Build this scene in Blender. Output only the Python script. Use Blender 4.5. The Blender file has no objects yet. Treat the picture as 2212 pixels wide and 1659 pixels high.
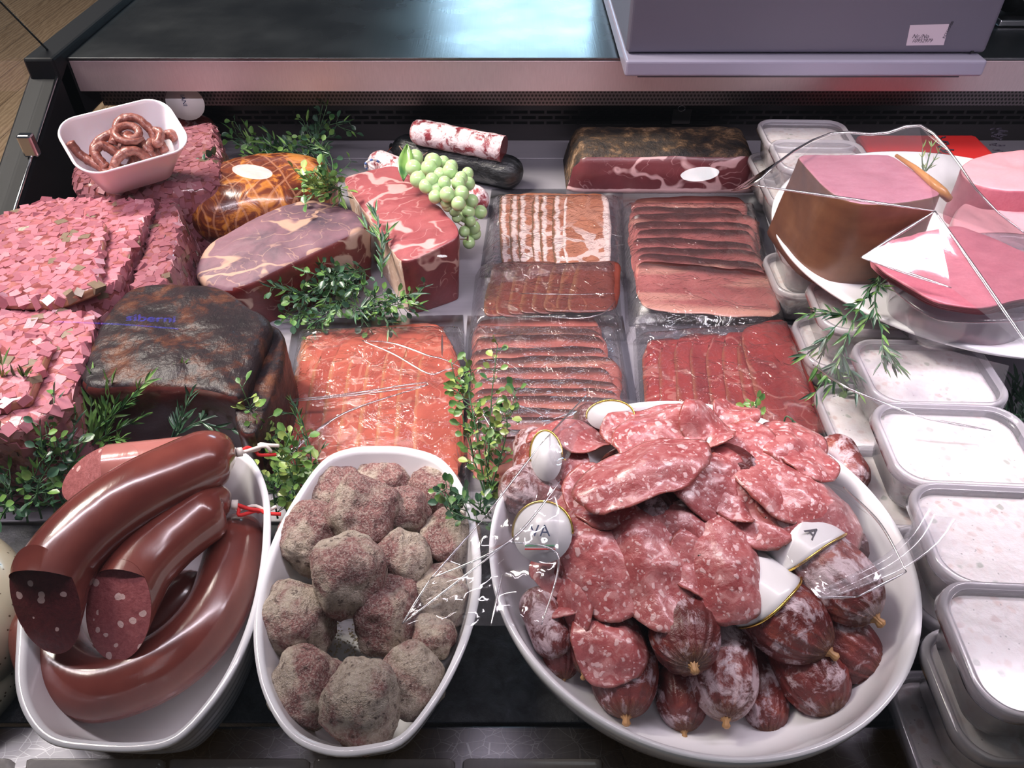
import bpy, math, random
from math import sin, cos, pi, radians, atan2, sqrt
from mathutils import Vector, Matrix, noise
from bpy_extras import object_utils

S = bpy.context.scene
COL = S.collection

# ---------------------------------------------------------------- camera
CAM_H = 0.62; PITCH = radians(42.5); F = 1671.0
cd = bpy.data.cameras.new('camera'); cam = bpy.data.objects.new('camera', cd); COL.objects.link(cam)
cam.location = (0, 0, CAM_H); cam.rotation_euler = (pi/2 - PITCH, 0, 0)
cd.sensor_width = 36.0; cd.lens = F/2212*36; cd.clip_start = 0.01
S.camera = cam
# ---------------------------------------------------------------- view, world
S.view_settings.view_transform = 'Standard'; S.view_settings.look = 'None'
S.view_settings.exposure = 0.0; S.view_settings.gamma = 1.0; S.view_settings.use_curve_mapping = False
S.cycles.transparent_max_bounces = 24; S.cycles.max_bounces = 8; S.cycles.use_denoising = True
S.cycles.caustics_reflective = False; S.cycles.caustics_refractive = False
S.cycles.sample_clamp_indirect = 6.0
w = bpy.data.worlds.new('shop'); S.world = w; w.use_nodes = True
w.node_tree.nodes['Background'].inputs[0].default_value = (0.60, 0.66, 0.78, 1)
w.node_tree.nodes['Background'].inputs[1].default_value = 0.07
# ---------------------------------------------------------------- lights
def area(name, loc, target, sx, sy, power, col):
    l = bpy.data.lights.new(name, 'AREA'); l.shape = 'RECTANGLE'; l.size = sx; l.size_y = sy
    l.energy = power; l.color = col
    o = bpy.data.objects.new(name, l); COL.objects.link(o); o.location = loc
    o.rotation_euler = (Vector(target)-Vector(loc)).to_track_quat('-Z', 'X').to_euler()
    return o
LAMP_COL = (1.0, 0.87, 0.98)
# the strip lamp under the top rail of the counter's front glass, and its brighter run on the right
def strip(name, x0, x1, Y, z, power, ty=0.0, wy=0.022, spread=180):
    l = bpy.data.lights.new(name, 'AREA'); l.shape = 'RECTANGLE'; l.size = x1-x0; l.size_y = wy
    l.energy = power; l.color = LAMP_COL; l.spread = radians(spread)
    o = bpy.data.objects.new(name, l); COL.objects.link(o); o.location = ((x0+x1)/2, Y, z)
    o.rotation_euler = (radians(ty), 0, 0); return o
strip('counter_strip_lamp', -0.95, 1.30, 0.50, 0.755, 8.6, 19, spread=118)
strip('counter_strip_lamp_right', 0.40, 0.85, 0.49, 0.68, 1.9, 4, spread=120)
area('floor_fill_light', (-1.6, 1.2, 2.3), (-1.4, 1.6, 0), 0.8, 0.8, 200, (1.0, 0.9, 0.8))  # unseen warm light, added to brighten the wood floor left of the counter
area('shop_back_lamp', (0.10, 4.2, 1.15), (0.05, 1.4, 0.19), 0.35, 0.9, 15.0, (0.50, 0.78, 1.0))
area('front_fill_light', (0.4, -0.7, 2.5), (0.1, 0.8, 0), 1.6, 0.6, 3.5, (0.86, 0.92, 1.0))  # added cool fill from the front, stands for no particular lamp

# ---------------------------------------------------------------- geometry helpers
sp, cp = sin(PITCH), cos(PITCH)
def W(px, py, z=0.0):
    """the place on the level z that lies along the sight line to a photo position"""
    u = (px-1106)/F; v = (py-829.5)/F
    t = (CAM_H-z)/(sp+v*cp)
    return Vector((u*t, (cp-v*sp)*t, z))
def WY(px, py, Y):
    u = (px-1106)/F; v = (py-829.5)/F
    t = Y/(cp-v*sp)
    return Vector((u*t, Y, CAM_H-(sp+v*cp)*t))
def dep(py, z):
    return (CAM_H-z)/(sp+(py-829.5)/F*cp)
WL = {}
def tag(o, label=None, cat=None, group=None, kind=None):
    if label: o['label'] = label
    if cat: o['category'] = cat
    if group: o['group'] = group
    if kind: o['kind'] = kind
    return o
def empty(name, loc, label=None, cat=None, group=None):
    o = bpy.data.objects.new(name, None); COL.objects.link(o); o.location = loc; o.empty_display_size = .02
    WL[o.name] = Vector(loc); return tag(o, label, cat, group)
def mk(name, verts, faces, mats, parent=None, fm=None, smooth=True, uv=None, origin=None):
    verts = [Vector(v) for v in verts]
    if origin is None:
        if parent is not None: origin = WL[parent.name]
        else:
            xs=[v.x for v in verts]; ys=[v.y for v in verts]; zs=[v.z for v in verts]
            origin = Vector(((min(xs)+max(xs))/2, (min(ys)+max(ys))/2, min(zs)))
    me = bpy.data.meshes.new(name)
    me.from_pydata([tuple(v-origin) for v in verts], [], faces)
    if not isinstance(mats, (list, tuple)): mats = [mats]
    for m in mats: me.materials.append(m)
    if fm:
        for p, i in zip(me.polygons, fm): p.material_index = i
    if smooth: me.polygons.foreach_set('use_smooth', [True]*len(me.polygons))
    if uv:
        ul = me.uv_layers.new(name='UVMap')
        for lp in me.loops: ul.data[lp.index].uv = uv[lp.vertex_index]
    me.update()
    o = bpy.data.objects.new(name, me); COL.objects.link(o)
    o.location = origin - (WL[parent.name] if parent is not None else Vector((0,0,0)))
    if parent is not None: o.parent = parent
    WL[o.name] = Vector(origin)
    return o
def recalc(o):
    import bmesh
    bm = bmesh.new(); bm.from_mesh(o.data); bmesh.ops.recalc_face_normals(bm, faces=bm.faces); bm.to_mesh(o.data); bm.free(); return o
def autosmooth(o, deg=35):
    me = o.data; import bmesh
    bm = bmesh.new(); bm.from_mesh(me)
    for e in bm.edges:
        if len(e.link_faces) == 2 and e.calc_face_angle(0) > radians(deg): e.smooth = False
    bm.to_mesh(me); bm.free(); return o
def bevel(o, wd=.002, seg=2):
    m = o.modifiers.new('Bevel', 'BEVEL'); m.width = wd; m.segments = seg; m.limit_method = 'ANGLE'; m.angle_limit = radians(40); return o
def solid(o, t, off=-1):
    m = o.modifiers.new('Solidify', 'SOLIDIFY'); m.thickness = t; m.offset = off; return o
def subsurf(o, n=1):
    m = o.modifiers.new('Subdivision', 'SUBSURF'); m.levels = n; m.render_levels = n; return o
def catmull(pts, n, closed=False):
    P = [Vector(p) for p in pts]; out = []; N = len(P)
    segs = N if closed else N-1
    for k in range(n):
        t = k/(n if closed else n-1)*segs; i = min(int(t), segs-1); f = t-i
        g = (lambda j: P[j % N]) if closed else (lambda j: P[max(0, min(N-1, j))])
        a, b, c, d = g(i-1), g(i), g(i+1), g(i+2)
        out.append(0.5*((2*b)+(c-a)*f+(2*a-5*b+4*c-d)*f*f+(3*b-a-3*c+d)*f**3))
    return out
def resample(pts, n, closed=False):
    P = list(pts) + ([pts[0]] if closed else [])
    L = [0]
    for a, b in zip(P, P[1:]): L.append(L[-1]+(b-a).length)
    out = []; j = 0
    for k in range(n):
        s = L[-1]*k/(n if closed else n-1)
        while j < len(P)-2 and L[j+1] < s: j += 1
        d = L[j+1]-L[j]; f = (s-L[j])/d if d > 1e-9 else 0
        out.append(P[j].lerp(P[j+1], f))
    return out
def chaikin(P, it=2, r=.25):
    for _ in range(it):
        Q = []
        for a, b in zip(P, P[1:]+P[:1]): Q += [a.lerp(b, r), a.lerp(b, 1-r)]
        P = Q
    return P
def rings_mesh(rings, cap0=True, cap1=True):
    n = len(rings[0]); V = [v for r in rings for v in r]; Fc = []
    for i in range(len(rings)-1):
        for j in range(n):
            a = i*n+j; b = i*n+(j+1) % n
            Fc.append((a, b, b+n, a+n))
    if cap0: Fc.append(tuple(range(n-1, -1, -1)))
    if cap1: Fc.append(tuple(range((len(rings)-1)*n, len(rings)*n)))
    return V, Fc
def frames(P):
    T = []
    for i in range(len(P)):
        a = P[max(0, i-1)]; b = P[min(len(P)-1, i+1)]; t = (b-a)
        T.append(t.normalized() if t.length > 1e-9 else (T[-1] if T else Vector((0, 0, 1))))
    up = Vector((0, 0, 1))
    if abs(T[0].dot(up)) > .9: up = Vector((1, 0, 0))
    N = (up - T[0]*up.dot(T[0])).normalized(); out = []
    for t in T:
        N = (N - t*N.dot(t)).normalized(); out.append((t, N, t.cross(N)))
    return out
def sweep(P, R, n=16, wr=None, cut0=None, cut1=None):
    """tube along P; wr(i_frac, theta, pos)->factor; cut normals shear the end rings"""
    fr = frames(P); rings = []
    for i, (p, (t, a, b)) in enumerate(zip(P, fr)):
        r = R[i] if isinstance(R, (list, tuple)) else R
        ring = []
        for k in range(n):
            th = 2*pi*k/n; q = a*cos(th)+b*sin(th)
            f = wr(i/(len(P)-1), th, p) if wr else 1
            ring.append(p+q*r*f)
        rings.append(ring)
    return rings_mesh(rings)
def tubes(list_of, n=6):
    V = []; Fc = []
    for P, R in list_of:
        v, f = sweep(P, R, n); k = len(V); V += v; Fc += [tuple(i+k for i in q) for q in f]
    return V, Fc
def merge(*ms):
    V = []; Fc = []
    for v, f in ms:
        k = len(V); V += list(v); Fc += [tuple(i+k for i in q) for q in f]
    return V, Fc
def box(x0, x1, y0, y1, z0, z1):
    V = [Vector(p) for p in ((x0,y0,z0),(x1,y0,z0),(x1,y1,z0),(x0,y1,z0),(x0,y0,z1),(x1,y0,z1),(x1,y1,z1),(x0,y1,z1))]
    return V, [(0,3,2,1),(4,5,6,7),(0,1,5,4),(1,2,6,5),(2,3,7,6),(3,0,4,7)]
def fbm(p, sc, oct=3, seed=0):
    q = Vector(p)*sc+Vector((seed*7.31, seed*3.17, seed*1.93)); a = 0; m = 1
    for _ in range(oct):
        a += noise.noise(q)*m; q = q*2.03; m *= .5
    return a
def grid(fn, nu, nv):
    V = []; UV = []
    for j in range(nv+1):
        for i in range(nu+1):
            V.append(Vector(fn(i/nu, j/nv))); UV.append((i/nu, j/nv))
    Fc = []
    for j in range(nv):
        for i in range(nu):
            a = j*(nu+1)+i; Fc.append((a, a+1, a+nu+2, a+nu+1))
    return V, Fc, UV
def bil(TL, TR, BR, BL, u, v):
    return TL.lerp(TR, u).lerp(BL.lerp(BR, u), v)

# ---------------------------------------------------------------- material helpers
class NB:
    def __init__(s, name):
        s.m = bpy.data.materials.new(name); s.m.use_nodes = True; s.t = s.m.node_tree
        s.N = s.t.nodes; s.L = s.t.links; s.N.clear()
        s.out = s.N.new('ShaderNodeOutputMaterial')
        s._co = None
    def setv(s, nd, key, v):
        inp = nd.inputs[key]
        if isinstance(v, bpy.types.NodeSocket): s.L.new(v, inp)
        elif v is not None:
            if inp.type == 'RGBA' and len(v) == 3: v = (*v, 1)
            inp.default_value = v
    def co(s, scale=(1, 1, 1), rand=True, kind='Object', rot=(0, 0, 0)):
        tc = s.N.new('ShaderNodeTexCoord'); src = tc.outputs[kind]
        if rand:
            oi = s.N.new('ShaderNodeObjectInfo'); ad = s.N.new('ShaderNodeVectorMath'); ad.operation = 'ADD'
            cb = s.N.new('ShaderNodeCombineXYZ'); mm = s.math('MULTIPLY', oi.outputs['Random'], 3.7)
            s.L.new(mm, cb.inputs[0]); s.L.new(mm, cb.inputs[1])
            s.L.new(src, ad.inputs[0]); s.L.new(cb.outputs[0], ad.inputs[1]); src = ad.outputs[0]
        if scale != (1, 1, 1) or rot != (0, 0, 0):
            mp = s.N.new('ShaderNodeMapping'); s.L.new(src, mp.inputs[0]); mp.inputs['Scale'].default_value = scale
            mp.inputs['Rotation'].default_value = rot; src = mp.outputs[0]
        return src
    def noise(s, vec, scale, detail=3, rough=.5, dist=0., color=False):
        n = s.N.new('ShaderNodeTexNoise'); s.L.new(vec, n.inputs['Vector'])
        n.inputs['Scale'].default_value = scale; n.inputs['Detail'].default_value = detail
        n.inputs['Roughness'].default_value = rough; n.inputs['Distortion'].default_value = dist
        return n.outputs[1 if color else 0]
    def warp(s, vec, scale, amt):
        c = s.noise(vec, scale, 2, color=True)
        a = s.N.new('ShaderNodeVectorMath'); a.operation = 'MULTIPLY_ADD'
        s.L.new(c, a.inputs[0]); a.inputs[1].default_value = (amt,)*3; s.L.new(vec, a.inputs[2]); return a.outputs[0]
    def vor(s, vec, scale, feat='F1', rnd=1., out=0, metric='EUCLIDEAN'):
        n = s.N.new('ShaderNodeTexVoronoi'); n.feature = feat
        if feat != 'DISTANCE_TO_EDGE': n.distance = metric
        s.L.new(vec, n.inputs['Vector']); n.inputs['Scale'].default_value = scale; n.inputs['Randomness'].default_value = rnd
        return n.outputs[out]
    def wave(s, vec, scale, dist=0, detail=2, dscale=1., direction='X', prof='SIN'):
        n = s.N.new('ShaderNodeTexWave'); n.bands_direction = direction; n.wave_profile = prof
        s.L.new(vec, n.inputs['Vector']); n.inputs['Scale'].default_value = scale
        n.inputs['Distortion'].default_value = dist; n.inputs['Detail'].default_value = detail; n.inputs['Detail Scale'].default_value = dscale
        return n.outputs[1]
    def ramp(s, fac, stops, interp='LINEAR'):
        n = s.N.new('ShaderNodeValToRGB'); n.color_ramp.interpolation = interp; e = n.color_ramp.elements
        while len(e) < len(stops): e.new(.5)
        for k, (p, c) in enumerate(stops):
            if not isinstance(c, (tuple, list)): c = (c, c, c)
            e[k].position = p; e[k].color = (*c[:3], 1)
        s.L.new(fac, n.inputs[0]); return n.outputs[0]
    def mix(s, fac, a, b, mode='MIX'):
        n = s.N.new('ShaderNodeMix'); n.data_type = 'RGBA'; n.blend_type = mode
        s.setv(n, 0, fac)
        for k, v in ((6, a), (7, b)): s.setv(n, k, v)
        return n.outputs[2]
    def math(s, op, a, b=None, c=None, clamp=False):
        n = s.N.new('ShaderNodeMath'); n.operation = op; n.use_clamp = clamp
        for k, v in enumerate((a, b, c)):
            if v is not None: s.setv(n, k, v)
        return n.outputs[0]
    def sep(s, vec):
        n = s.N.new('ShaderNodeSeparateXYZ'); s.L.new(vec, n.inputs[0]); return n.outputs
    def bump(s, h, strength=.5, dist=.002, nrm=None):
        n = s.N.new('ShaderNodeBump'); s.L.new(h, n.inputs['Height']); n.inputs['Strength'].default_value = strength
        n.inputs['Distance'].default_value = dist
        if nrm is not None: s.L.new(nrm, n.inputs['Normal'])
        return n.outputs[0]
    def bsdf(s, color, rough=.5, metal=0., normal=None, sss=0., coat=0., coat_r=.1, spec=.5, emis=None, es=0, alpha=None, aniso=0, sssr=(1, .35, .25), ssss=.006):
        b = s.N.new('ShaderNodeBsdfPrincipled')
        s.setv(b, 'Base Color', color); s.setv(b, 'Roughness', rough); s.setv(b, 'Metallic', metal)
        if normal is not None: s.L.new(normal, b.inputs['Normal'])
        b.inputs['Subsurface Weight'].default_value = sss; b.inputs['Subsurface Radius'].default_value = sssr; b.inputs['Subsurface Scale'].default_value = ssss
        b.inputs['Coat Weight'].default_value = coat; b.inputs['Coat Roughness'].default_value = coat_r
        s.setv(b, 'Specular IOR Level', spec); b.inputs['Anisotropic'].default_value = aniso
        if emis is not None: s.setv(b, 'Emission Color', emis); b.inputs['Emission Strength'].default_value = es
        s.L.new(b.outputs[0], s.out.inputs[0]); s.b = b
        return s.m
    def thin(s, tint=(.96, .96, .97), haze=0., hazecol=(.8, .8, .85), rough=.05, gloss_gain=1.0, normal=None, hazerough=None):
        """thin clear sheet: straight-through light plus a mirror part that grows towards grazing"""
        tr = s.N.new('ShaderNodeBsdfTransparent'); s.setv(tr, 'Color', tint)
        gl = s.N.new('ShaderNodeBsdfGlossy'); gl.inputs['Roughness'].default_value = rough
        fr = s.N.new('ShaderNodeFresnel'); ge = s.N.new('ShaderNodeNewGeometry')
        s.L.new(s.math('MULTIPLY_ADD', ge.outputs['Backfacing'], 1/1.45-1.45, 1.45), fr.inputs['IOR'])
        if normal is not None: s.L.new(normal, gl.inputs['Normal']); s.L.new(normal, fr.inputs['Normal'])
        fc = s.math('MULTIPLY', fr.outputs[0], gloss_gain, clamp=True)
        base = tr.outputs[0]
        if not (isinstance(haze, (int, float)) and haze == 0):
            df = s.N.new('ShaderNodeBsdfDiffuse'); s.setv(df, 'Color', hazecol)
            tl = s.N.new('ShaderNodeBsdfTranslucent'); s.setv(tl, 'Color', hazecol)
            h = s.N.new('ShaderNodeMixShader'); h.inputs[0].default_value = .4; s.L.new(df.outputs[0], h.inputs[1]); s.L.new(tl.outputs[0], h.inputs[2])
            mx = s.N.new('ShaderNodeMixShader'); s.setv(mx, 0, haze); s.L.new(base, mx.inputs[1]); s.L.new(h.outputs[0], mx.inputs[2]); base = mx.outputs[0]
        m2 = s.N.new('ShaderNodeMixShader'); s.L.new(fc, m2.inputs[0]); s.L.new(base, m2.inputs[1]); s.L.new(gl.outputs[0], m2.inputs[2])
        s.L.new(m2.outputs[0], s.out.inputs[0]); return s.m
def plain(name, col, rough=.5, metal=0, **k):
    return NB(name).bsdf(col, rough, metal, **k)
def srgb(r, g, b):
    f = lambda c: ((c/255+.055)/1.055)**2.4 if c/255 > .04045 else c/255/12.92
    return (f(r), f(g), f(b))
# ================================================================= materials
M = {}
def m_steel(name, base, rough, sc=(3, 400, 400), amt=.35, metal=1.0, scratch=0):
    b = NB(name); co = b.co(sc, rand=False); n = b.noise(co, 1.0, 3, .6)
    big = b.noise(b.co((1, 1, 1), rand=False), 9, 3)
    col = b.mix(amt, base, b.mix(n, tuple(c*.45 for c in base), tuple(min(1, c*1.5) for c in base)))
    r = b.math('MULTIPLY_ADD', big, .22, rough-.10)
    nr = b.bump(n, .12, .0006)
    if scratch:
        s1 = b.vor(b.warp(b.co((1, 1, 1), rand=False), 20, .02), 60, 'DISTANCE_TO_EDGE')
        s2 = b.vor(b.co((1, 3, 1), rand=False, rot=(0, 0, .9)), 38, 'DISTANCE_TO_EDGE')
        ln = b.math('LESS_THAN', b.math('MINIMUM', s1, s2), .012)
        col = b.mix(b.math('MULTIPLY', ln, .7*scratch), col, (.62, .62, .66)); nr = b.bump(ln, .25, .0006, nr)
    return b.bsdf(col, r, metal, nr)
M['steel_top'] = m_steel('dark_brushed_steel', (.17, .18, .19), .27, (400, 4, 400), .2)
M['steel_face'] = m_steel('brushed_steel_face', (.66, .55, .57), .45, (500, 60, 60), .25, metal=.8)
M['steel_deck'] = m_steel('grey_steel_deck', (.30, .29, .325), .42, (5, 260, 260), .15, metal=.25)
M['steel_front'] = m_steel('scratched_steel', (.10, .10, .112), .36, (4, 500, 400), .35, scratch=.18)
M['steel_dark'] = plain('black_coated_steel', (.007, .008, .010), .55, 0, spec=.15)
M['chrome'] = plain('chrome', (.75, .75, .78), .15, 1)
def m_slots():
    b = NB('slotted_dark_steel'); co = b.co(rand=False); x, y, z = b.sep(co)
    cb = b.N.new('ShaderNodeCombineXYZ'); b.L.new(x, cb.inputs[0]); b.L.new(z, cb.inputs[1])
    br = b.N.new('ShaderNodeTexBrick'); b.L.new(cb.outputs[0], br.inputs[0])
    br.inputs['Scale'].default_value = 1; br.inputs['Brick Width'].default_value = .0295; br.inputs['Row Height'].default_value = .0098
    br.inputs['Mortar Size'].default_value = .0024; br.inputs['Mortar Smooth'].default_value = .15
    inb = b.math('MULTIPLY', b.math('GREATER_THAN', z, .0295), b.math('LESS_THAN', z, .0589))
    hole = b.math('MULTIPLY', b.math('SUBTRACT', 1.0, br.outputs['Fac']), inb)
    col = b.mix(hole, (.055, .05, .052), (.004, .004, .004))
    return b.bsdf(col, b.mix(hole, (.38,)*3, (.9,)*3), b.math('MULTIPLY_ADD', hole, -.8, .8), b.bump(b.math('SUBTRACT', 1.0, hole), .5, .002))
M['slots'] = m_slots()
def m_perf():
    b = NB('perforated_steel'); co = b.co((165, 165, 165), rand=False); x, y, z = b.sep(co)
    row = b.math('FLOOR', z); xo = b.math('MULTIPLY_ADD', b.math('MODULO', row, 2.0), .5, x)
    fx = b.math('SUBTRACT', b.math('FRACT', xo), .5); fz = b.math('SUBTRACT', b.math('FRACT', z), .5)
    d = b.math('SQRT', b.math('ADD', b.math('MULTIPLY', fx, fx), b.math('MULTIPLY', fz, fz)))
    h = b.math('LESS_THAN', d, .33)
    return b.bsdf(b.mix(h, (.20, .17, .18), (.006, .006, .006)), .4, b.math('MULTIPLY_ADD', h, -.9, .9), b.bump(b.math('SUBTRACT', 1.0, h), .5, .001))
M['perf'] = m_perf()
def m_slate():
    b = NB('black_slate'); co = b.co(rand=False); n = b.noise(co, 60, 8, .68, .5); n2 = b.noise(b.co((1, 1, 1), rand=False, rot=(0, 0, .5)), 300, 5, .7)
    h = b.math('MULTIPLY_ADD', n2, .4, n)
    return b.bsdf(b.ramp(n, [(.35, (.010, .011, .014)), (.62, (.05, .052, .062)), (.8, (.12, .12, .14))]), .38, 0, b.bump(h, .7, .003))
M['slate'] = m_slate()
M['glossblack'] = plain('glossy_black_panel', (.010, .013, .017), .10, 0)
def m_wood():
    b = NB('oak_planks'); co = b.co(rand=False); x, y, z = b.sep(co)
    pl = b.math('FLOOR', b.math('MULTIPLY', x, 6.2))
    cb = b.N.new('ShaderNodeCombineXYZ'); b.L.new(b.math('ADD', x, b.math('MULTIPLY', pl, 3.3)), cb.inputs[0]); b.L.new(b.math('MULTIPLY_ADD', pl, 1.7, b.math('MULTIPLY', y, .22)), cb.inputs[1])
    wv = b.wave(cb.outputs[0], 14, 9, 3, 1.6); n = b.noise(cb.outputs[0], 70, 4, .6)
    rnd = b.noise(cb.outputs[0], .9, 0)
    col = b.ramp(b.math('MULTIPLY_ADD', n, .45, b.math('MULTIPLY', wv, .45)), [(.2, (.20, .125, .07)), (.55, (.34, .235, .145)), (.85, (.44, .32, .21))])
    col = b.mix(.35, col, b.mix(rnd, (.16, .10, .06), (.55, .42, .29)))
    fr = b.math('FRACT', b.math('MULTIPLY', x, 6.2)); gap = b.math('LESS_THAN', fr, .02)
    col = b.mix(gap, col, (.07, .045, .03))
    return b.bsdf(col, .5, 0, b.bump(n, .15, .001))
M['wood'] = m_wood()
M['glass'] = NB('clear_glass').thin((.985, .99, .99), rough=.0, gloss_gain=1.0)
M['glass_edge'] = plain('glass_edge', (.55, .68, .70), .15, 0, spec=.8)
M['film'] = NB('cling_film').thin((.96, .96, .97), haze=.05, hazecol=(.85, .82, .88), rough=.07, gloss_gain=2.2)
def m_bag():
    b = NB('vacuum_bag_film'); co = b.co(); n = b.noise(b.warp(co, 18, .03), 38, 4, .6, 1.2)
    rdg = b.math('SUBTRACT', 1.0, b.math('ABSOLUTE', b.math('MULTIPLY_ADD', n, 2.0, -1.0)))
    nr = b.bump(b.math('POWER', rdg, 5.0), .55, .0022)
    return b.thin((.97, .96, .97), haze=.03, hazecol=(.8, .78, .84), rough=.09, gloss_gain=2.2, normal=nr)
M['bag'] = m_bag()
M['bagbase'] = NB('vacuum_bag_back').thin((.8, .8, .83), haze=.22, hazecol=(.5, .5, .56), rough=.25)
M['ceramic'] = plain('white_ceramic', (.80, .80, .83), .12, 0, coat=.5, coat_r=.05)
M['melamine'] = plain('white_melamine', (.86, .80, .85), .25, 0, sss=.1)
M['tub'] = NB('translucent_tub_plastic').thin((.86, .86, .88), haze=.30, hazecol=(.62, .60, .64), rough=.22, gloss_gain=1.4)
M['lid'] = NB('clear_lid_plastic').thin((.93, .93, .95), haze=.08, hazecol=(.85, .84, .88), rough=.16, gloss_gain=1.5)
M['lidrim'] = NB('frosted_lid_rim').thin((.9, .9, .92), haze=.42, hazecol=(.82, .80, .86), rough=.15, gloss_gain=1.6)
M['cleartub'] = NB('clear_ribbed_plastic').thin((.86, .85, .88), haze=.22, hazecol=(.5, .48, .54), rough=.14, gloss_gain=1.6)
def m_salad():
    b = NB('creamy_meat_salad'); co = b.co(); w2 = b.warp(co, 60, .01)
    v = b.vor(w2, 150, 'F1', 1, 1); d = b.vor(w2, 150)
    n = b.noise(co, 40, 4, .6)
    c1 = b.ramp(b.sep(v)[0], [(0, (.72, .66, .63)), (.62, (.80, .76, .73)), (.76, (.62, .50, .46)), (.86, (.70, .58, .53)), (.96, (.42, .44, .38))], 'CONSTANT')
    col = b.mix(b.ramp(d, [(.35, 1), (.6, 0)]), (.76, .72, .69), c1)
    sp_ = b.math('LESS_THAN', b.vor(co, 150), .10); col = b.mix(b.math('MULTIPLY', sp_, .6), col, (.16, .17, .16))
    col = b.mix(b.ramp(n, [(.45, 0), (.7, .5)]), col, (.80, .77, .76))
    return b.bsdf(col, .35, 0, b.bump(b.noise(co, 90, 4, .6), .6, .003), sss=.1)
M['salad'] = m_salad()
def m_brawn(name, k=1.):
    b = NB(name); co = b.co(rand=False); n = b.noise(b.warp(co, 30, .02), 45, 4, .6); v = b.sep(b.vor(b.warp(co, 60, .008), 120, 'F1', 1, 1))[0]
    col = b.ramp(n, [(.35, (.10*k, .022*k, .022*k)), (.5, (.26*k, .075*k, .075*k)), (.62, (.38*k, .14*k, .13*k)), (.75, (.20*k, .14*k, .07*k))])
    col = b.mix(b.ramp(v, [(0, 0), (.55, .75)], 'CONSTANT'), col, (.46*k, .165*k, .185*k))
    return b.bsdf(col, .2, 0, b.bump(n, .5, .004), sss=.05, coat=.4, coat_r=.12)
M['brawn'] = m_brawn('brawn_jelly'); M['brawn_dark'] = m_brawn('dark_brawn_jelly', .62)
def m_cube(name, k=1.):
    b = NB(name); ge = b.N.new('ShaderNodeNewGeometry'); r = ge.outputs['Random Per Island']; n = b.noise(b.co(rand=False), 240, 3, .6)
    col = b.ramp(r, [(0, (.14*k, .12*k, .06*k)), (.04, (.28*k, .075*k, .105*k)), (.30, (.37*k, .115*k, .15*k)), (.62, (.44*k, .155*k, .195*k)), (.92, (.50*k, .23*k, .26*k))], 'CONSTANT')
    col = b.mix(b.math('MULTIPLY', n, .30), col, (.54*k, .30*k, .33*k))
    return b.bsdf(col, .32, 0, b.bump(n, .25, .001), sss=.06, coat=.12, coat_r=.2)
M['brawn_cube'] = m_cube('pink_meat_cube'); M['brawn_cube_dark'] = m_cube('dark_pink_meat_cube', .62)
def m_rind():
    b = NB('aspic_edge'); co = b.co(); n = b.noise(co, 60, 3)
    return b.bsdf(b.ramp(n, [(.35, (.30, .12, .09)), (.6, (.40, .22, .12))]), .2, 0, coat=.4)
M['aspic'] = m_rind()
def m_blackham(cut=False):
    b = NB('black_smoked_ham'); co = b.co()
    st = b.noise(b.co((90, 14, 60), rot=(0, 0, -.5)), 1.0, 5, .7); n = b.noise(b.warp(co, 12, .05), 22, 5, .68)
    n3 = b.noise(co, 55, 4, .6)
    col = b.ramp(n, [(.3, (.010, .008, .009)), (.50, (.020, .013, .014)), (.57, (.055, .020, .013)), (.68, (.13, .050, .024))])
    col = b.mix(b.math('MULTIPLY', st, .22), col, (.035, .03, .036))
    h = b.math('ADD', b.math('MULTIPLY', st, .5), n3)
    return b.bsdf(col, .42, 0, b.bump(h, .8, .0035), coat=.04, coat_r=.35, spec=.22)
M['blackham'] = m_blackham()
def m_meatcut(name, base, dark, fat, sc=9, fatw=.05, rough=.4, vein=True, fatband=.0, coat=.15, band=0):
    b = NB(name); co = b.co(); wv = b.warp(b.warp(co, sc*1.0, .055), sc*4, .012)
    n = b.noise(wv, sc*1.6, 4, .6); fine = b.noise(co, 260, 3, .6)
    col = b.ramp(n, [(.25, dark), (.55, base), (.8, tuple(min(1, c*1.35) for c in base))])
    wmod = b.noise(co, sc*1.1, 3)
    if vein:
        def ridge(scale, wdt, seedrot):
            q = b.noise(b.warp(b.co((1, 1.5, 1), rot=(.3*seedrot, .2, seedrot)), sc*1.4, .06), scale, 2.5, .5, .5)
            dd = b.math('ABSOLUTE', b.math('SUBTRACT', q, .5))
            th = b.math('MULTIPLY_ADD', wmod, wdt*3.0, -wdt*.95)
            return b.math('DIVIDE', b.math('SUBTRACT', th, dd), .012, clamp=True)
        f1 = ridge(sc*.55, fatw*.9, 1.0)
        f2 = b.math('MULTIPLY', ridge(sc*1.7, fatw*.42, 2.2), .55)
        col = b.mix(b.math('MAXIMUM', f1, f2), col, fat)
    if band:
        zz = b.sep(b.co(rand=False))[2]; zn = b.math('MULTIPLY_ADD', b.noise(b.co((1, 1, 1)), 30, 3), -.010, b.math('ADD', zz, .005))
        col = b.mix(b.math('DIVIDE', b.math('SUBTRACT', band, zn), .0012, clamp=True), col, (.66, .42, .42))
    col = b.mix(b.math('MULTIPLY', fine, .18), col, tuple(min(1, c*1.6) for c in base))
    return b.bsdf(col, rough, 0, b.bump(b.math('ADD', fine, n), .25, .0012), sss=.06, coat=coat, coat_r=.2)
M['ham_red'] = m_meatcut('raw_ham_cut', (.29, .072, .080), (.17, .030, .038), (.58, .33, .32), 11, .045)
M['ham_dark'] = m_meatcut('dark_ham_cut', (.125, .024, .026), (.06, .012, .016), (.40, .26, .22), 14, .045, .35)
M['ham_cutface'] = m_meatcut('deep_red_cut_face', (.12, .016, .015), (.06, .008, .010), (.42, .30, .24), 13, .05, .4)
M['ham_purple'] = m_meatcut('dry_purple_ham_skin', (.155, .080, .102), (.035, .026, .042), (.40, .25, .18), 12, .05, .6, coat=0)
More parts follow.
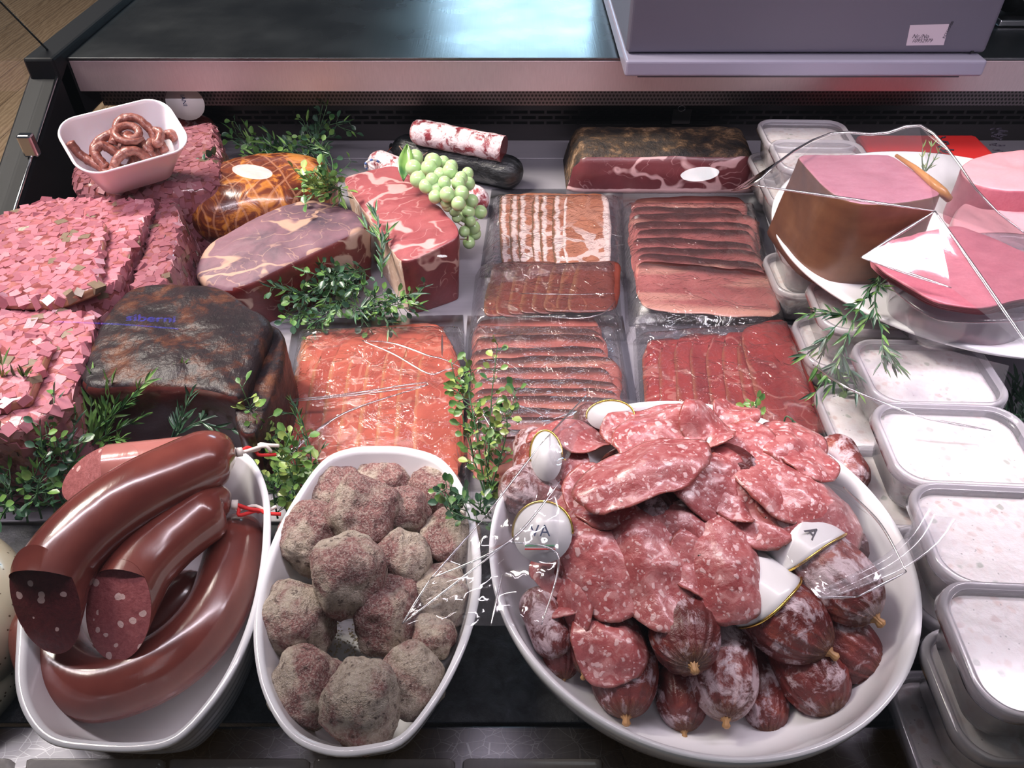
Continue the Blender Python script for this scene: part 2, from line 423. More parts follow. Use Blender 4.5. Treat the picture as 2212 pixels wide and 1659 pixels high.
M['ham_front_dark'] = m_meatcut('brown_black_smoked_cut', (.060, .014, .012), (.03, .008, .008), (.13, .07, .06), 6, .03, .3, coat=.4)
M['rind_fat'] = m_meatcut('pale_rind_fat', (.60, .42, .33), (.38, .22, .15), (.78, .66, .58), 20, .05, .4)
M['speck_cut'] = m_meatcut('speck_cut', (.13, .028, .033), (.075, .016, .021), (.60, .37, .37), 11, .05, .4, band=.0085)
def m_speckcrust():
    b = NB('speck_crust'); co = b.co(); n = b.noise(b.warp(co, 20, .03), 34, 6, .72); n2 = b.noise(co, 140, 4, .7)
    col = b.ramp(n, [(.36, (.012, .010, .010)), (.50, (.045, .028, .018)), (.58, (.15, .085, .042)), (.68, (.34, .23, .15))])
    return b.bsdf(col, .65, 0, b.bump(b.math('ADD', n, n2), .9, .004))
M['speck_crust'] = m_speckcrust()
def m_orangeham():
    b = NB('orange_smoked_ham'); co = b.co(); n = b.noise(b.warp(co, 20, .04), 30, 4, .65, .8)
    col = b.ramp(n, [(.38, (.075, .017, .012)), (.50, (.16, .040, .018)), (.58, (.42, .15, .030)), (.74, (.56, .25, .06))])
    cx = b.wave(b.co((1, 1, 1), rot=(0, 0, .55)), 13, 2.5, 1); cy = b.wave(b.co((1, 1, 1), rot=(0, 0, -.65)), 13, 2.5, 1)
    ln = b.math('GREATER_THAN', b.math('MAXIMUM', cx, cy), .975)
    col = b.mix(b.math('MULTIPLY', ln, .35), col, (.55, .28, .17))
    return b.bsdf(col, .28, 0, b.bump(b.math('MULTIPLY_ADD', ln, -.5, n), .5, .004), coat=.4, coat_r=.15)
M['orangeham'] = m_orangeham()
def m_loaf():
    b = NB('meatloaf_crust'); co = b.co(); n = b.noise(co, 16, 5, .65); n2 = b.noise(b.co((8, 8, 60)), 1, 3)
    col = b.ramp(b.math('MULTIPLY_ADD', n2, .3, b.math('MULTIPLY', n, .7)), [(.3, (.055, .018, .010)), (.5, (.115, .044, .022)), (.7, (.17, .075, .036))])
    return b.bsdf(col, .35, 0, b.bump(n, .2, .002), coat=.25, coat_r=.2)
M['loaf'] = m_loaf()
def m_pinkcut(name, c1, c2, sc=30):
    b = NB(name); co = b.co(); n = b.noise(b.co((1, 2.2, 1)), sc, 5, .65); f = b.noise(co, 420, 2, .7)
    col = b.ramp(b.math('MULTIPLY_ADD', f, .35, b.math('MULTIPLY', n, .7)), [(.3, c1), (.7, c2)])
    return b.bsdf(col, .42, 0, b.bump(f, .2, .0008), sss=.08)
M['loaf_cut'] = m_pinkcut('pink_loaf_cut', (.34, .115, .16), (.48, .21, .27))
M['loaf_slice'] = m_pinkcut('pink_loaf_slice', (.29, .070, .10), (.42, .135, .17))
M['mortadella'] = m_pinkcut('pale_pink_sausage_cut', (.56, .25, .28), (.66, .33, .36), 12)
def m_sausage(name, c, dark):
    b = NB(name); co = b.co(); n = b.noise(co, 30, 3); f = b.noise(b.co((260, 60, 60)), 1, 3)
    col = b.ramp(n, [(.3, dark), (.7, c)])
    return b.bsdf(col, .22, 0, b.bump(f, .12, .0015), sss=.05, coat=.6, coat_r=.12)
M['bloodskin'] = m_sausage('reddish_brown_casing', (.185, .048, .036), (.13, .030, .024))
M['liverskin'] = m_sausage('pink_brown_casing', (.42, .16, .14), (.33, .115, .10))
def m_whitesaus():
    b = NB('pale_sausage_casing'); co = b.co(); d = b.vor(co, 170)
    col = b.mix(b.math('LESS_THAN', d, .16), b.ramp(b.noise(co, 20, 3), [(.3, (.42, .38, .27)), (.7, (.54, .49, .37))]), (.10, .07, .04))
    return b.bsdf(col, .3, 0, sss=.1, coat=.4)
M['whitesaus'] = m_whitesaus()
def m_sauscut(name, base, dark, fat=(.62, .42, .40)):
    b = NB(name); co = b.warp(b.co(), 80, .004); d = b.vor(co, 105); c = b.sep(b.vor(co, 105, 'F1', 1, 1))[0]
    n = b.noise(co, 260, 4, .7); col = b.ramp(n, [(.3, dark), (.7, base)])
    rad = b.math('MULTIPLY', b.math('GREATER_THAN', c, .55), .30)
    col = b.mix(b.math('LESS_THAN', d, rad), col, fat)
    return b.bsdf(col, .42, 0, b.bump(n, .5, .0015), sss=.05, coat=.1)
M['sauscut'] = m_sauscut('pink_sausage_cut', (.36, .115, .12), (.22, .05, .055))
M['sauscut_dark'] = m_sauscut('dark_sausage_cut', (.14, .026, .028), (.075, .014, .017))
M['livercut'] = m_sauscut('liver_sausage_cut', (.34, .115, .115), (.20, .055, .055), (.56, .36, .34))
def m_crumb():
    b = NB('crumbed_meat'); co = b.co(); n = b.noise(co, 26, 3, .55, .6); f = b.noise(co, 520, 3, .75); m = b.noise(co, 120, 4, .7)
    oi = b.N.new('ShaderNodeObjectInfo')
    pick = b.math('MULTIPLY_ADD', oi.outputs['Random'], .16, b.math('SUBTRACT', n, .08))
    meat = b.ramp(m, [(.35, (.17, .065, .065)), (.6, (.36, .17, .155)), (.8, (.52, .34, .30))])
    meat2 = b.ramp(m, [(.3, (.26, .20, .15)), (.5, (.52, .43, .34)), (.7, (.74, .65, .53))])
    base = b.mix(b.ramp(pick, [(.44, 0), (.56, 1)]), meat2, meat)
    cr = b.ramp(f, [(.48, 0), (.58, 1)]); col = b.mix(b.math('MULTIPLY', cr, .55), base, (.66, .56, .49))
    dk = b.ramp(b.noise(co, 200, 2, .6), [(.30, .75), (.40, 0)]); col = b.mix(dk, col, (.07, .035, .03))
    return b.bsdf(col, .8, 0, b.bump(b.math('MULTIPLY_ADD', m, .6, f), 1.0, .004))
M['crumb'] = m_crumb()
def m_salamiskin(name, base, mold, amount=.5, streak=False, ends=True):
    b = NB(name); co = b.warp(b.co(), 40, .015); n = b.noise(co, 55, 5, .7, .3); c = b.noise(co, 30, 4, .6)
    if streak:
        n = b.noise(b.co((30, 110, 110)), 1, 4, .65)
    col = b.ramp(c, [(.3, tuple(x*.35 for x in base)), (.55, base), (.72, (base[0]*1.9, base[1]*2.4, base[2]*1.6))])
    col = b.mix(b.ramp(n, [(amount-.04, 0), (amount+.06, 1)]), col, mold)
    h = b.math('ADD', n, c)
    if ends:
        uv = b.N.new('ShaderNodeUVMap'); u, v, _ = b.sep(uv.outputs[0])
        cb = b.N.new('ShaderNodeCombineXYZ'); b.L.new(b.math('MULTIPLY', v, 46.0), cb.inputs[0]); b.L.new(b.math('MULTIPLY', u, 5.0), cb.inputs[1])
        rays = b.noise(cb.outputs[0], 1.0, 3, .7)
        near = b.ramp(u, [(.0, 1), (.28, .7), (.62, 0)])
        g_ = b.math('MULTIPLY', near, b.ramp(rays, [(.42, 0), (.60, 1)]))
        col = b.mix(b.math('MULTIPLY', g_, .65), col, (.36, .19, .08)); h = b.math('MULTIPLY_ADD', b.math('MULTIPLY', near, rays), 4.0, h)
        dk = b.math('MULTIPLY', near, b.ramp(rays, [(.30, .8), (.42, 0)])); col = b.mix(dk, col, (.025, .008, .008))
    return b.bsdf(col, .38 if not streak else .6, 0, b.bump(h, .7, .004), coat=.12, coat_r=.2)
M['salami_skin'] = m_salamiskin('dark_red_salami_skin', (.135, .022, .020), (.45, .34, .37), .57)
M['salami_moldy'] = m_salamiskin('moulded_salami_skin', (.17, .035, .032), (.50, .38, .40), .50)
M['salami_white'] = m_salamiskin('white_moulded_salami', (.30, .045, .06), (.74, .62, .65), .46, ends=False)
M['salami_black'] = plain('black', (.01, .01, .01))
def m_blacksal():
    b = NB('black_salami_casing'); co = b.co(); n = b.noise(b.co((25, 90, 90)), 1, 4, .7)
    return b.bsdf(b.ramp(n, [(.4, (.006, .007, .008)), (.75, (.045, .05, .055))]), .35, 0, b.bump(n, .8, .003))
M['salami_black'] = m_blacksal()
M['knot'] = plain('golden_casing_end', (.40, .22, .09), .5)
def m_salamislice():
    b = NB('salami_slice'); co = b.warp(b.warp(b.co((1, 1, 1)), 120, .009), 420, .0018)
    def fat(sc, thr, pickv):
        r = b.sep(b.vor(co, sc, 'F1', 1, 1))[1]; d = b.vor(co, sc)
        rad = b.math('MULTIPLY', b.math('GREATER_THAN', r, pickv), b.math('MULTIPLY', r, thr))
        return b.math('DIVIDE', b.math('SUBTRACT', rad, d), .10, clamp=True)
    f = b.math('MAXIMUM', fat(135, .47, .36), b.math('MULTIPLY', fat(270, .46, .28), .85))
    n = b.noise(co, 45, 4, .6); n2 = b.noise(co, 350, 3, .6)
    col = b.ramp(b.math('MULTIPLY_ADD', n2, .35, b.math('MULTIPLY', n, .72)), [(.3, (.22, .040, .040)), (.5, (.34, .080, .082)), (.75, (.47, .18, .175))])
    mb = b.noise(b.co((1, 1.6, 1)), 85, 4, .62, .6)
    col = b.mix(b.ramp(mb, [(.50, 0), (.62, .42)]), col, (.62, .34, .33))
    col = b.mix(b.math('MULTIPLY', f, .85), col, (.68, .45, .45))
    uv = b.N.new('ShaderNodeUVMap'); u, v, _ = b.sep(uv.outputs[0])
    col = b.mix(b.ramp(u, [(.95, 0), (1.0, .6)]), col, (.26, .06, .03))
    pep = b.math('LESS_THAN', b.vor(co, 60), .045); col = b.mix(pep, col, (.03, .02, .02))
    return b.bsdf(col, .30, 0, b.bump(b.math('MULTIPLY_ADD', f, .4, n2), .35, .0014), sss=.06, coat=.3, coat_r=.18)
M['salami_slice'] = m_salamislice()
def m_slice(name, lean, leand, fat, rind, kind):
    """sliced ham: u runs along the slice, v across it, rind on the v=0 side"""
    dk = .86 if kind.startswith('coppa') else .70
    lean, leand, fat, rind = [tuple(c*q for c in t) for t, q in ((lean, dk), (leand, dk), (fat, .5+dk/2), (rind, dk))]
    b = NB(name); uv = b.N.new('ShaderNodeUVMap'); u, v, _ = b.sep(uv.outputs[0])
    co = b.co(); wv = b.warp(co, 22, .02)
    n = b.noise(b.co((6, 40, 40)) if kind in ('bacon',) else b.co((30, 7, 30)), 1.0, 4, .6); n2 = b.noise(wv, 26, 4, .6)
    col = b.ramp(b.math('MULTIPLY_ADD', n2, .5, b.math('MULTIPLY', n, .5)), [(.32, leand), (.52, lean), (.72, tuple(min(1, c*1.3) for c in lean))])
    vn = b.math('MULTIPLY_ADD', b.noise(co, 28, 3), .16, b.math('SUBTRACT', v, .08))
    if kind == 'bacon':
        col = b.mix(b.ramp(b.noise(b.co((7, 36, 30)), 1, 3), [(.55, 0), (.66, .7)]), col, fat)
        col = b.mix(b.ramp(vn, [(.0, 1), (.07, .9), (.16, 0)]), col, rind)
        col = b.mix(b.ramp(vn, [(.80, 0), (.90, .85)]), col, fat)
    elif kind == 'coppa':
        un = b.math('MULTIPLY_ADD', b.noise(co, 55, 3), .18, b.math('SUBTRACT', u, .09))
        e = b.vor(b.warp(co, 30, .03), 22, 'DISTANCE_TO_EDGE')
        g = b.math('MULTIPLY', b.ramp(v, [(.35, .15), (.6, 1)]), b.math('LESS_THAN', e, .10))
        col = b.mix(b.math('MULTIPLY', g, .9), col, fat)
        col = b.mix(b.ramp(un, [(.03, 1), (.06, 0)]), col, rind)
        col = b.mix(b.ramp(un, [(.05, 0), (.08, 1), (.14, 1), (.18, 0)]), col, fat)
    elif kind == 'coppafat':
        un = b.math('MULTIPLY_ADD', b.noise(co, 45, 3), .16, b.math('SUBTRACT', u, .08))
        e = b.vor(b.warp(co, 30, .03), 20, 'DISTANCE_TO_EDGE')
        g = b.math('MULTIPLY', b.ramp(v, [(.4, .1), (.6, 1)]), b.math('LESS_THAN', e, .08))
        col = b.mix(b.math('MULTIPLY', g, .8), col, fat)
        col = b.mix(b.ramp(un, [(.84, 0), (.87, 1)]), col, fat)
        col = b.mix(b.ramp(un, [(.04, 1), (.07, 0)]), col, fat)
    else:
        un = b.math('MULTIPLY_ADD', b.noise(co, 28, 3), .2, b.math('SUBTRACT', u, .1))
        col = b.mix(b.ramp(un, [(.02, .8), (.10, 0)]), col, rind)
        q = b.noise(b.warp(co, 14, .05), 11, 2, .5, .6); e = b.math('ABSOLUTE', b.math('SUBTRACT', q, .5))
        col = b.mix(b.math('MULTIPLY', b.math('LESS_THAN', e, .010), .35), col, fat)
    fine = b.noise(co, 300, 2, .6)
    return b.bsdf(col, .33, 0, b.bump(b.math('ADD', n2, fine), .25, .001), sss=.08, coat=.25, coat_r=.2)
M['sl_bacon'] = m_slice('bacon_slice', (.46, .145, .12), (.33, .075, .065), (.58, .27, .20), (.050, .012, .010), 'bacon')
M['sl_bacon2'] = m_slice('pink_bacon_slice', (.48, .15, .14), (.34, .075, .075), (.62, .32, .25), (.055, .014, .014), 'bacon')
M['sl_ham'] = m_slice('raw_ham_slice', (.60, .135, .085), (.46, .070, .05), (.72, .36, .26), (.66, .28, .13), 'ham')
M['sl_hamdark'] = m_slice('dark_raw_ham_slice', (.36, .045, .042), (.22, .022, .026), (.55, .28, .24), (.30, .09, .05), 'ham')
M['sl_coppa'] = m_slice('coppa_slice', (.44, .165, .095), (.34, .10, .055), (.76, .60, .58), (.20, .10, .05), 'coppa')
M['sl_coppafat'] = m_slice('coppa_slice_with_fat', (.45, .17, .095), (.34, .10, .055), (.78, .62, .60), (.20, .10, .05), 'coppafat')
M['sl_bresaola'] = m_slice('dark_brown_slice', (.20, .040, .025), (.12, .020, .014), (.36, .14, .07), (.28, .11, .05), 'ham')
M['stem'] = plain('green_plastic_stem', (.055, .13, .055), .45)
def m_leaf(name, c1, c2):
    b = NB(name); n = b.noise(b.co(), 45, 2)
    return b.bsdf(b.ramp(n, [(.35, c1), (.65, c2)]), .38, 0, sss=.0, coat=.1)
M['leaf'] = m_leaf('green_plastic_leaf', (.035, .115, .035), (.16, .30, .07))
M['leaf_light'] = m_leaf('light_green_plastic_leaf', (.12, .24, .06), (.34, .42, .11))
M['leaf_dark'] = m_leaf('dark_green_plastic_leaf', (.02, .06, .035), (.06, .14, .075))
M['grape'] = NB('green_grape').bsdf((.42, .60, .30), .2, 0, sss=.5, sssr=(.8, 1, .4), ssss=.01, coat=.3)
M['scale'] = plain('grey_painted_scale_housing', (.105, .098, .135), .42, .1)
M['scale_plate'] = plain('lavender_grey_scale_plate', (.29, .275, .37), .35, .2)
M['black'] = plain('black_plastic', (.008, .008, .009), .3)
M['sticker'] = plain('pale_sticker', (.48, .40, .47), .5)
M['ink'] = plain('dark_ink', (.03, .025, .04), .6)
M['ink_blue'] = plain('navy_ink', (.03, .05, .12), .6)
M['paper'] = plain('white_paper_label', (.66, .65, .66), .35, 0, coat=.3)
M['gold'] = plain('gold_foil', (.75, .52, .12), .25, 1)
M['green_ink'] = plain('green_ink', (.03, .25, .10), .5)
M['red_ink'] = plain('red_ink', (.6, .03, .03), .5)
M['red_card'] = plain('red_card', (.58, .020, .018), .5)
M['string_w'] = plain('white_twine', (.74, .68, .62), .8)
M['string_r'] = plain('red_twine', (.62, .02, .02), .7)
M['string_b'] = plain('blue_twine', (.10, .18, .45), .7)
M['rail'] = NB('clear_price_rail').thin((.80, .79, .78), haze=.42, hazecol=(.46, .44, .43), rough=.15, gloss_gain=1.5)
def m_rope():
    b = NB('coarse_brown_sausage'); co = b.co(); n = b.noise(co, 240, 4, .7)
    return b.bsdf(b.ramp(n, [(.35, (.13, .035, .028)), (.6, (.25, .080, .060)), (.8, (.40, .19, .15))]), .35, 0, b.bump(n, .7, .0015), coat=.25)
M['rope'] = m_rope()
# ================================================================= the setting
def struct(name, mesh, m, **k):
    o = mk(name, mesh[0], mesh[1], m, smooth=False, **k); o['kind'] = 'structure'; return o
struct('floor', box(-6, 4, -3, 6, -.86, -.80), M['wood'])

XS = -.675
ctr = empty('display_counter', (0.4, .8, 0), 'refrigerated steel deli counter with dark worktop and slotted back wall', 'counter')
def cp_(name, mesh, m, bev=.0015, smooth=False):
    o = mk(name, mesh[0], mesh[1], m, ctr, smooth=smooth)
    if bev: bevel(o, bev)
    return o
cp_('deck', box(XS, 1.7, .475, 1.325, -.03, -.0008), M['steel_deck'])
cp_('deck_ledge', box(XS, 1.7, 1.255, 1.325, -.0008, .002), M['steel_deck'])
cp_('slate_panel', box(XS, .175, .275, .472, -.03, -.0016), M['slate'])
cp_('glossy_panel', box(.178, 1.7, .275, .472, -.03, -.0016), M['glossblack'])
cp_('front_strip', box(XS, 1.7, .152, .272, -.03, -.0008), M['steel_front'])
mk('back_wall', *box(XS, 1.7, 1.325, 1.34, 0, .15), M['slots'], ctr, smooth=False, origin=Vector((0, 1.325, 0)))
ctr_grille = mk('perforated_strip', *box(XS, 1.7, 1.255, 1.262, .095, .145), M['perf'], ctr, smooth=False, origin=Vector((0, 1.255, .0965)))
# worktop: steel face, rolled edge and top surface running back
cp_('worktop_face', box(XS, 1.7, 1.20, 1.206, .140, .188), M['steel_face'])
cp_('worktop', box(XS, 1.7, 1.198, 2.6, .1885, .1925), M['steel_top'], .0008)
cp_('worktop_underside', box(XS, 1.7, 1.206, 1.34, .138, .142), M['steel_dark'])
cp_('worktop_rim', box(XS-.045, XS-.0005, 1.16, 2.6, .10, .205), M['steel_dark'], .004)
# left end panel: its top edge falls towards the front
prof = [(1.20, .192), (.96, .088), (.87, .048), (.70, .01), (.14, -.02), (.14, -.10), (1.20, -.10)]
V = [Vector((x, y, z)) for x in (XS-.05, XS-.0005) for y, z in prof]; n = len(prof)
Fc = [tuple(range(n)), tuple(range(2*n-1, n-1, -1))]+[(i, i+n, (i+1) % n+n, (i+1) % n) for i in range(n)]
recalc(cp_('end_panel', (V, Fc), M['steel_dark'], .004))
# slim bright rail carrying the side glass
P = [Vector((XS-.004, y, z+.003)) for y, z in prof[:5]]
cp_('glass_rail', sweep(P, .0022, 8), M['chrome'], 0, True)
o = cp_('glass_clip', box(-.688, -.668, 1.02, 1.034, .118, .150), M['chrome'], .003)
# side glass pane, in the slanted plane of the end panel
g = [(1.205, .195), (.96, .091), (.87, .051), (.70, .013), (.30, .03), (.52, .80), (.80, .80)]
V = [Vector((x, y, z)) for x in (XS-.026, XS-.022) for y, z in g]; n = len(g)
Fc = [tuple(range(n)), tuple(range(2*n-1, n-1, -1))]+[(i, i+n, (i+1) % n+n, (i+1) % n) for i in range(n)]
sg = recalc(mk('side_glass', V, Fc, M['glass'], smooth=False)); tag(sg, 'clear glass end pane at the left side of the counter', 'glass pane')
eg = mk('edge', *sweep([Vector((XS-.024, y, z)) for y, z in (g[0], (.97, .50), g[6])], .0016, 6), M['black'], sg)
# front glass: leans back over the goods
GB, GT = (.14, .0), (.51, .79)
def gl(x0, x1):
    t = .004; V = []
    for x in (x0, x1):
        V += [Vector((x, GB[0], GB[1])), Vector((x, GT[0], GT[1])), Vector((x, GT[0]+t, GT[1])), Vector((x, GB[0]+t, GB[1]))]
    return V, [(0, 1, 2, 3), (7, 6, 5, 4), (0, 4, 5, 1), (1, 5, 6, 2), (2, 6, 7, 3), (3, 7, 4, 0)]
v, f = gl(XS+.001, 1.7)
fg = recalc(mk('front_glass', v, f, M['glass'], smooth=False)); tag(fg, 'clear slanted front glass pane across the whole counter', 'glass pane')
# top rail with the lamps, above the picture
hr = mk('lamp_housing', *box(-1.0, 1.6, .488, .62, .792, .815), M['steel_dark'], smooth=False); bevel(hr, .003)
tag(hr, 'dark lamp housing along the top of the front glass', 'lamp')
# clear price holders along the front edge of the deck
def holder(x0, x1, lab):
    r = empty('price_holder', ((x0+x1)/2, .235, .0), lab, 'price holder', 'clear price holders along the front edge')
    Y0 = .2405
    def fn(u, v):
        x = x0+(x1-x0)*u; rr = .006
        e = min(u, 1-u)*(x1-x0); top = .012 if e > rr else .012-rr+sqrt(max(0, rr*rr-(rr-e)**2))
        return (x, Y0-.010*(1-v), .0005+top*v)
    v, f, uv = grid(fn, 60, 2); o = mk('holder_flap', v, f, M['rail'], r, uv=uv); solid(o, .0016)
    o = mk('base_strip', *box(x0, x1, .212, .229, .0003, .004), M['rail'], r, smooth=False); bevel(o, .001)
hx = [(-.62, -.362), (-.357, -.242), (-.238, -.1245), (-.120, -.004), (0, .12), (.124, .24), (.245, .37)]
hx = [(W(a, 1645).x, W(b, 1645).x) for a, b in ((-180, 46), (70, 368), (374, 676), (682, 985), (1000, 1300))]
for (a, b), wd in zip(hx, ('clear plastic price holder at the left front corner', 'clear plastic price holder in front of the sausage dish', 'clear plastic price holder between the two oval dishes',
                           'clear plastic price holder right of the crumbed meat dish front', 'clear plastic price holder in front of the salami bowl')):
    holder(a, b, wd)

# ---------------------------------------------------------------- ceiling spots of the shop, mirrored in the front glass
GN = Vector((0, -(GT[1]-GB[1]), GT[0]-GB[0])).normalized()
def mirror_spot(px, py, dist):
    u = (px-1106)/F; v = (py-829.5)/F
    d = Vector((u, cp-v*sp, -sp-v*cp)); c = Vector((0, 0, CAM_H)); g0 = Vector((0, GB[0], GB[1]))
    t = (g0-c).dot(GN)/d.dot(GN); h = c+d*t; r = (d-2*d.dot(GN)*GN).normalized()
    return h+r*dist, h
em = NB('lamp_diffuser'); e_ = em.N.new('ShaderNodeEmission'); e_.inputs[0].default_value = (.92, .96, 1, 1); e_.inputs[1].default_value = 16
em.L.new(e_.outputs[0], em.out.inputs[0]); M['emit'] = em.m
def spot(px, py, dist, rad, lab):
    p, h = mirror_spot(px, py, dist)
    r = empty('ceiling_spot', p, lab, 'lamp', 'round ceiling spots of the shop')
    n = Vector((0, 0, -1))
    a = n.orthogonal().normalized(); b = n.cross(a)
    ring = lambda R, k: [p+a*R*cos(2*pi*i/32)+b*R*sin(2*pi*i/32)+n*k for i in range(32)]
    mk('lamp_ring', *rings_mesh([ring(rad*.8, -.08), ring(rad*1.15, -.06), ring(rad*1.15, 0), ring(rad*1.02, .004), ring(rad*1.0, -.004)], True, False), M['steel_dark'], r)
    mk('lamp_diffuser', *rings_mesh([ring(rad*1.0, -.006), ring(rad, 0)]), M['emit'], r)
spot(545, 371, 4.2, .105, 'round white ceiling spot mirrored above the orange smoked ham')
spot(1512, 376, 4.2, .105, 'round white ceiling spot mirrored on the speck block')
spot(955, 553, 7.0, .05, 'small round ceiling spot mirrored beside the red ham piece')

def text(name, s, loc, size, rot, m, parent, shear=0, depth=.00008, scale=(1, 1, 1)):
    c = bpy.data.curves.new(name, 'FONT'); c.body = s; c.size = size; c.shear = shear; c.extrude = depth; c.align_x = 'LEFT'
    t = bpy.data.objects.new(name, c); COL.objects.link(t); bpy.context.view_layer.update()
    me = bpy.data.meshes.new_from_object(t.evaluated_get(bpy.context.evaluated_depsgraph_get()))
    COL.objects.unlink(t); bpy.data.objects.remove(t)
    me.materials.clear(); me.materials.append(m)
    o = bpy.data.objects.new(name, me); COL.objects.link(o)
    if isinstance(rot, Matrix): o.matrix_world = Matrix.Translation(Vector(loc)-WL[parent.name]) @ rot.to_4x4()
    else: o.location = Vector(loc)-WL[parent.name]; o.rotation_euler = rot
    o.scale = scale; o.parent = parent; WL[o.name] = Vector(loc); return o
# small blue lit lettering in the shop, mirrored in the front glass above the black ham
def lit_sign():
    c0 = mirror_spot(325, 690, 1.6)[0]; ax = (mirror_spot(375, 692, 1.6)[0]-c0)/50; ay = (mirror_spot(325, 670, 1.6)[0]-c0)/20
    ay = ay-ax*(ay.dot(ax)/ax.dot(ax)); em = NB('blue_lit_letters'); e = em.N.new('ShaderNodeEmission'); e.inputs[0].default_value = (.06, .09, 1, 1); e.inputs[1].default_value = 9
    em.L.new(e.outputs[0], em.out.inputs[0])
    r = empty('lit_sign', c0, 'small blue lit lettering with a thin line under it, mirrored over the black ham', 'sign')
    t = text('lettering', 'siberni', c0, 1.0, (0, 0, 0), em.m, r, depth=.01)
    xs = [v.co.x for v in t.data.vertices]; wd = max(xs)-min(xs); n = ax.cross(ay).normalized()
    for v in t.data.vertices:
        q = ax*((v.co.x-min(xs))/wd*104-52)+ay*(v.co.y*20-5)+n*(v.co.z*.1); v.co = q
    t.location = (0, 0, 0)
    P = [c0+ax*x+ay*y for x, y in ((-200, -13), (-60, -14), (60, -19))]
    mk('line', *sweep(catmull(P, 12), ax.length*.9, 6), em.m, r)
lit_sign()

# ---------------------------------------------------------------- scale on the worktop
SY = 1.118
x0, x1 = WY(1350, 150, SY).x, WY(2128, 150, SY).x
sc = empty('shop_scale', ((x0+x1)/2, 1.35, .1930), 'large grey shop scale with lavender plate standing on the dark worktop', 'scale')
zt, zb = WY(1400, 131, SY).z, WY(1400, 166, SY).z
o = mk('weighing_plate', *box(x0, x1, SY, 1.70, zb, zt), M['scale_plate'], sc, smooth=False); bevel(o, .004, 3)
o = mk('plate_lip', *box(x0+.02, x1-.03, SY+.006, SY+.02, zb-.003, zb-.0002), M['scale'], sc, smooth=False)
o = mk('plate_pedestal', *box(x0+.02, x1-.03, 1.215, 1.66, .1932, zb-.0002), M['black'], sc, smooth=False)
o = mk('gap_block', *box(x0+.015, x1-.03, SY+.035, 1.66, zt+.0002, zt+.016), M['black'], sc, smooth=False)
BY = SY+.022; bz = WY(1400, 116, BY).z
bx0, bx1 = WY(1353, 110, BY).x, WY(2132, 106, BY).x
o = mk('housing', *box(bx0, bx1, BY, 1.68, bz, .58), M['scale'], sc, smooth=False); bevel(o, .006, 4)
# sticker on the housing front
q = [WY(1966, 54, BY), WY(2050, 52, BY), WY(2038, 97, BY), WY(1957, 98, BY)]
V = [p+Vector((0, -.0007, 0)) for p in q]+[p+Vector((0, -.0001, 0)) for p in q]
st = recalc(mk('sticker', V, [(0, 1, 2, 3), (7, 6, 5, 4), (0, 4, 5, 1), (1, 5, 6, 2), (2, 6, 7, 3), (3, 7, 4, 0)], M['sticker'], sc, smooth=False)); st['label'] = 'pale sticker with a number'
dy = Vector((0, -.0009, 0))
text('lettering', 'Nr./No', WY(1969, 82, BY)+dy, .0078, (pi/2, 0, 0), M['ink'], st, .25)
text('lettering', '10952979', WY(1968, 91, BY)+dy, .0072, (pi/2, 0, 0), M['ink'], st, .25)
text('lettering', 'ROXXX00', WY(2040, 83, BY)+dy, .0052, (pi/2, -pi/2+.2, 0), M['ink'], st)
o = mk('vent_notch', *box(WY(2098, 110, BY).x, WY(2104, 110, BY).x, BY-.0008, BY+.004, bz+.001, bz+.004), M['black'], sc, smooth=False)
# black tray and steel strip behind the scale, right
kt = empty('knife_tray', (.92, 1.45, .1925), 'black tray with a steel bar lying on the worktop right of the scale', 'tray')
o = mk('tray_body', *sweep([Vector((WY(2155, 60, 1.40).x, 1.40, .223)), Vector((WY(2190, 45, 1.44).x, 1.44, .235)), Vector((WY(2240, 38, 1.48).x, 1.48, .225))], [.028, .04, .03], 16), M['black'], kt)
o = mk('steel_bar', *box(.80, 1.2, 1.335, 1.36, .1935, .2035), M['chrome'], kt, smooth=False); o.rotation_euler = (0, 0, 0); bevel(o, .002)
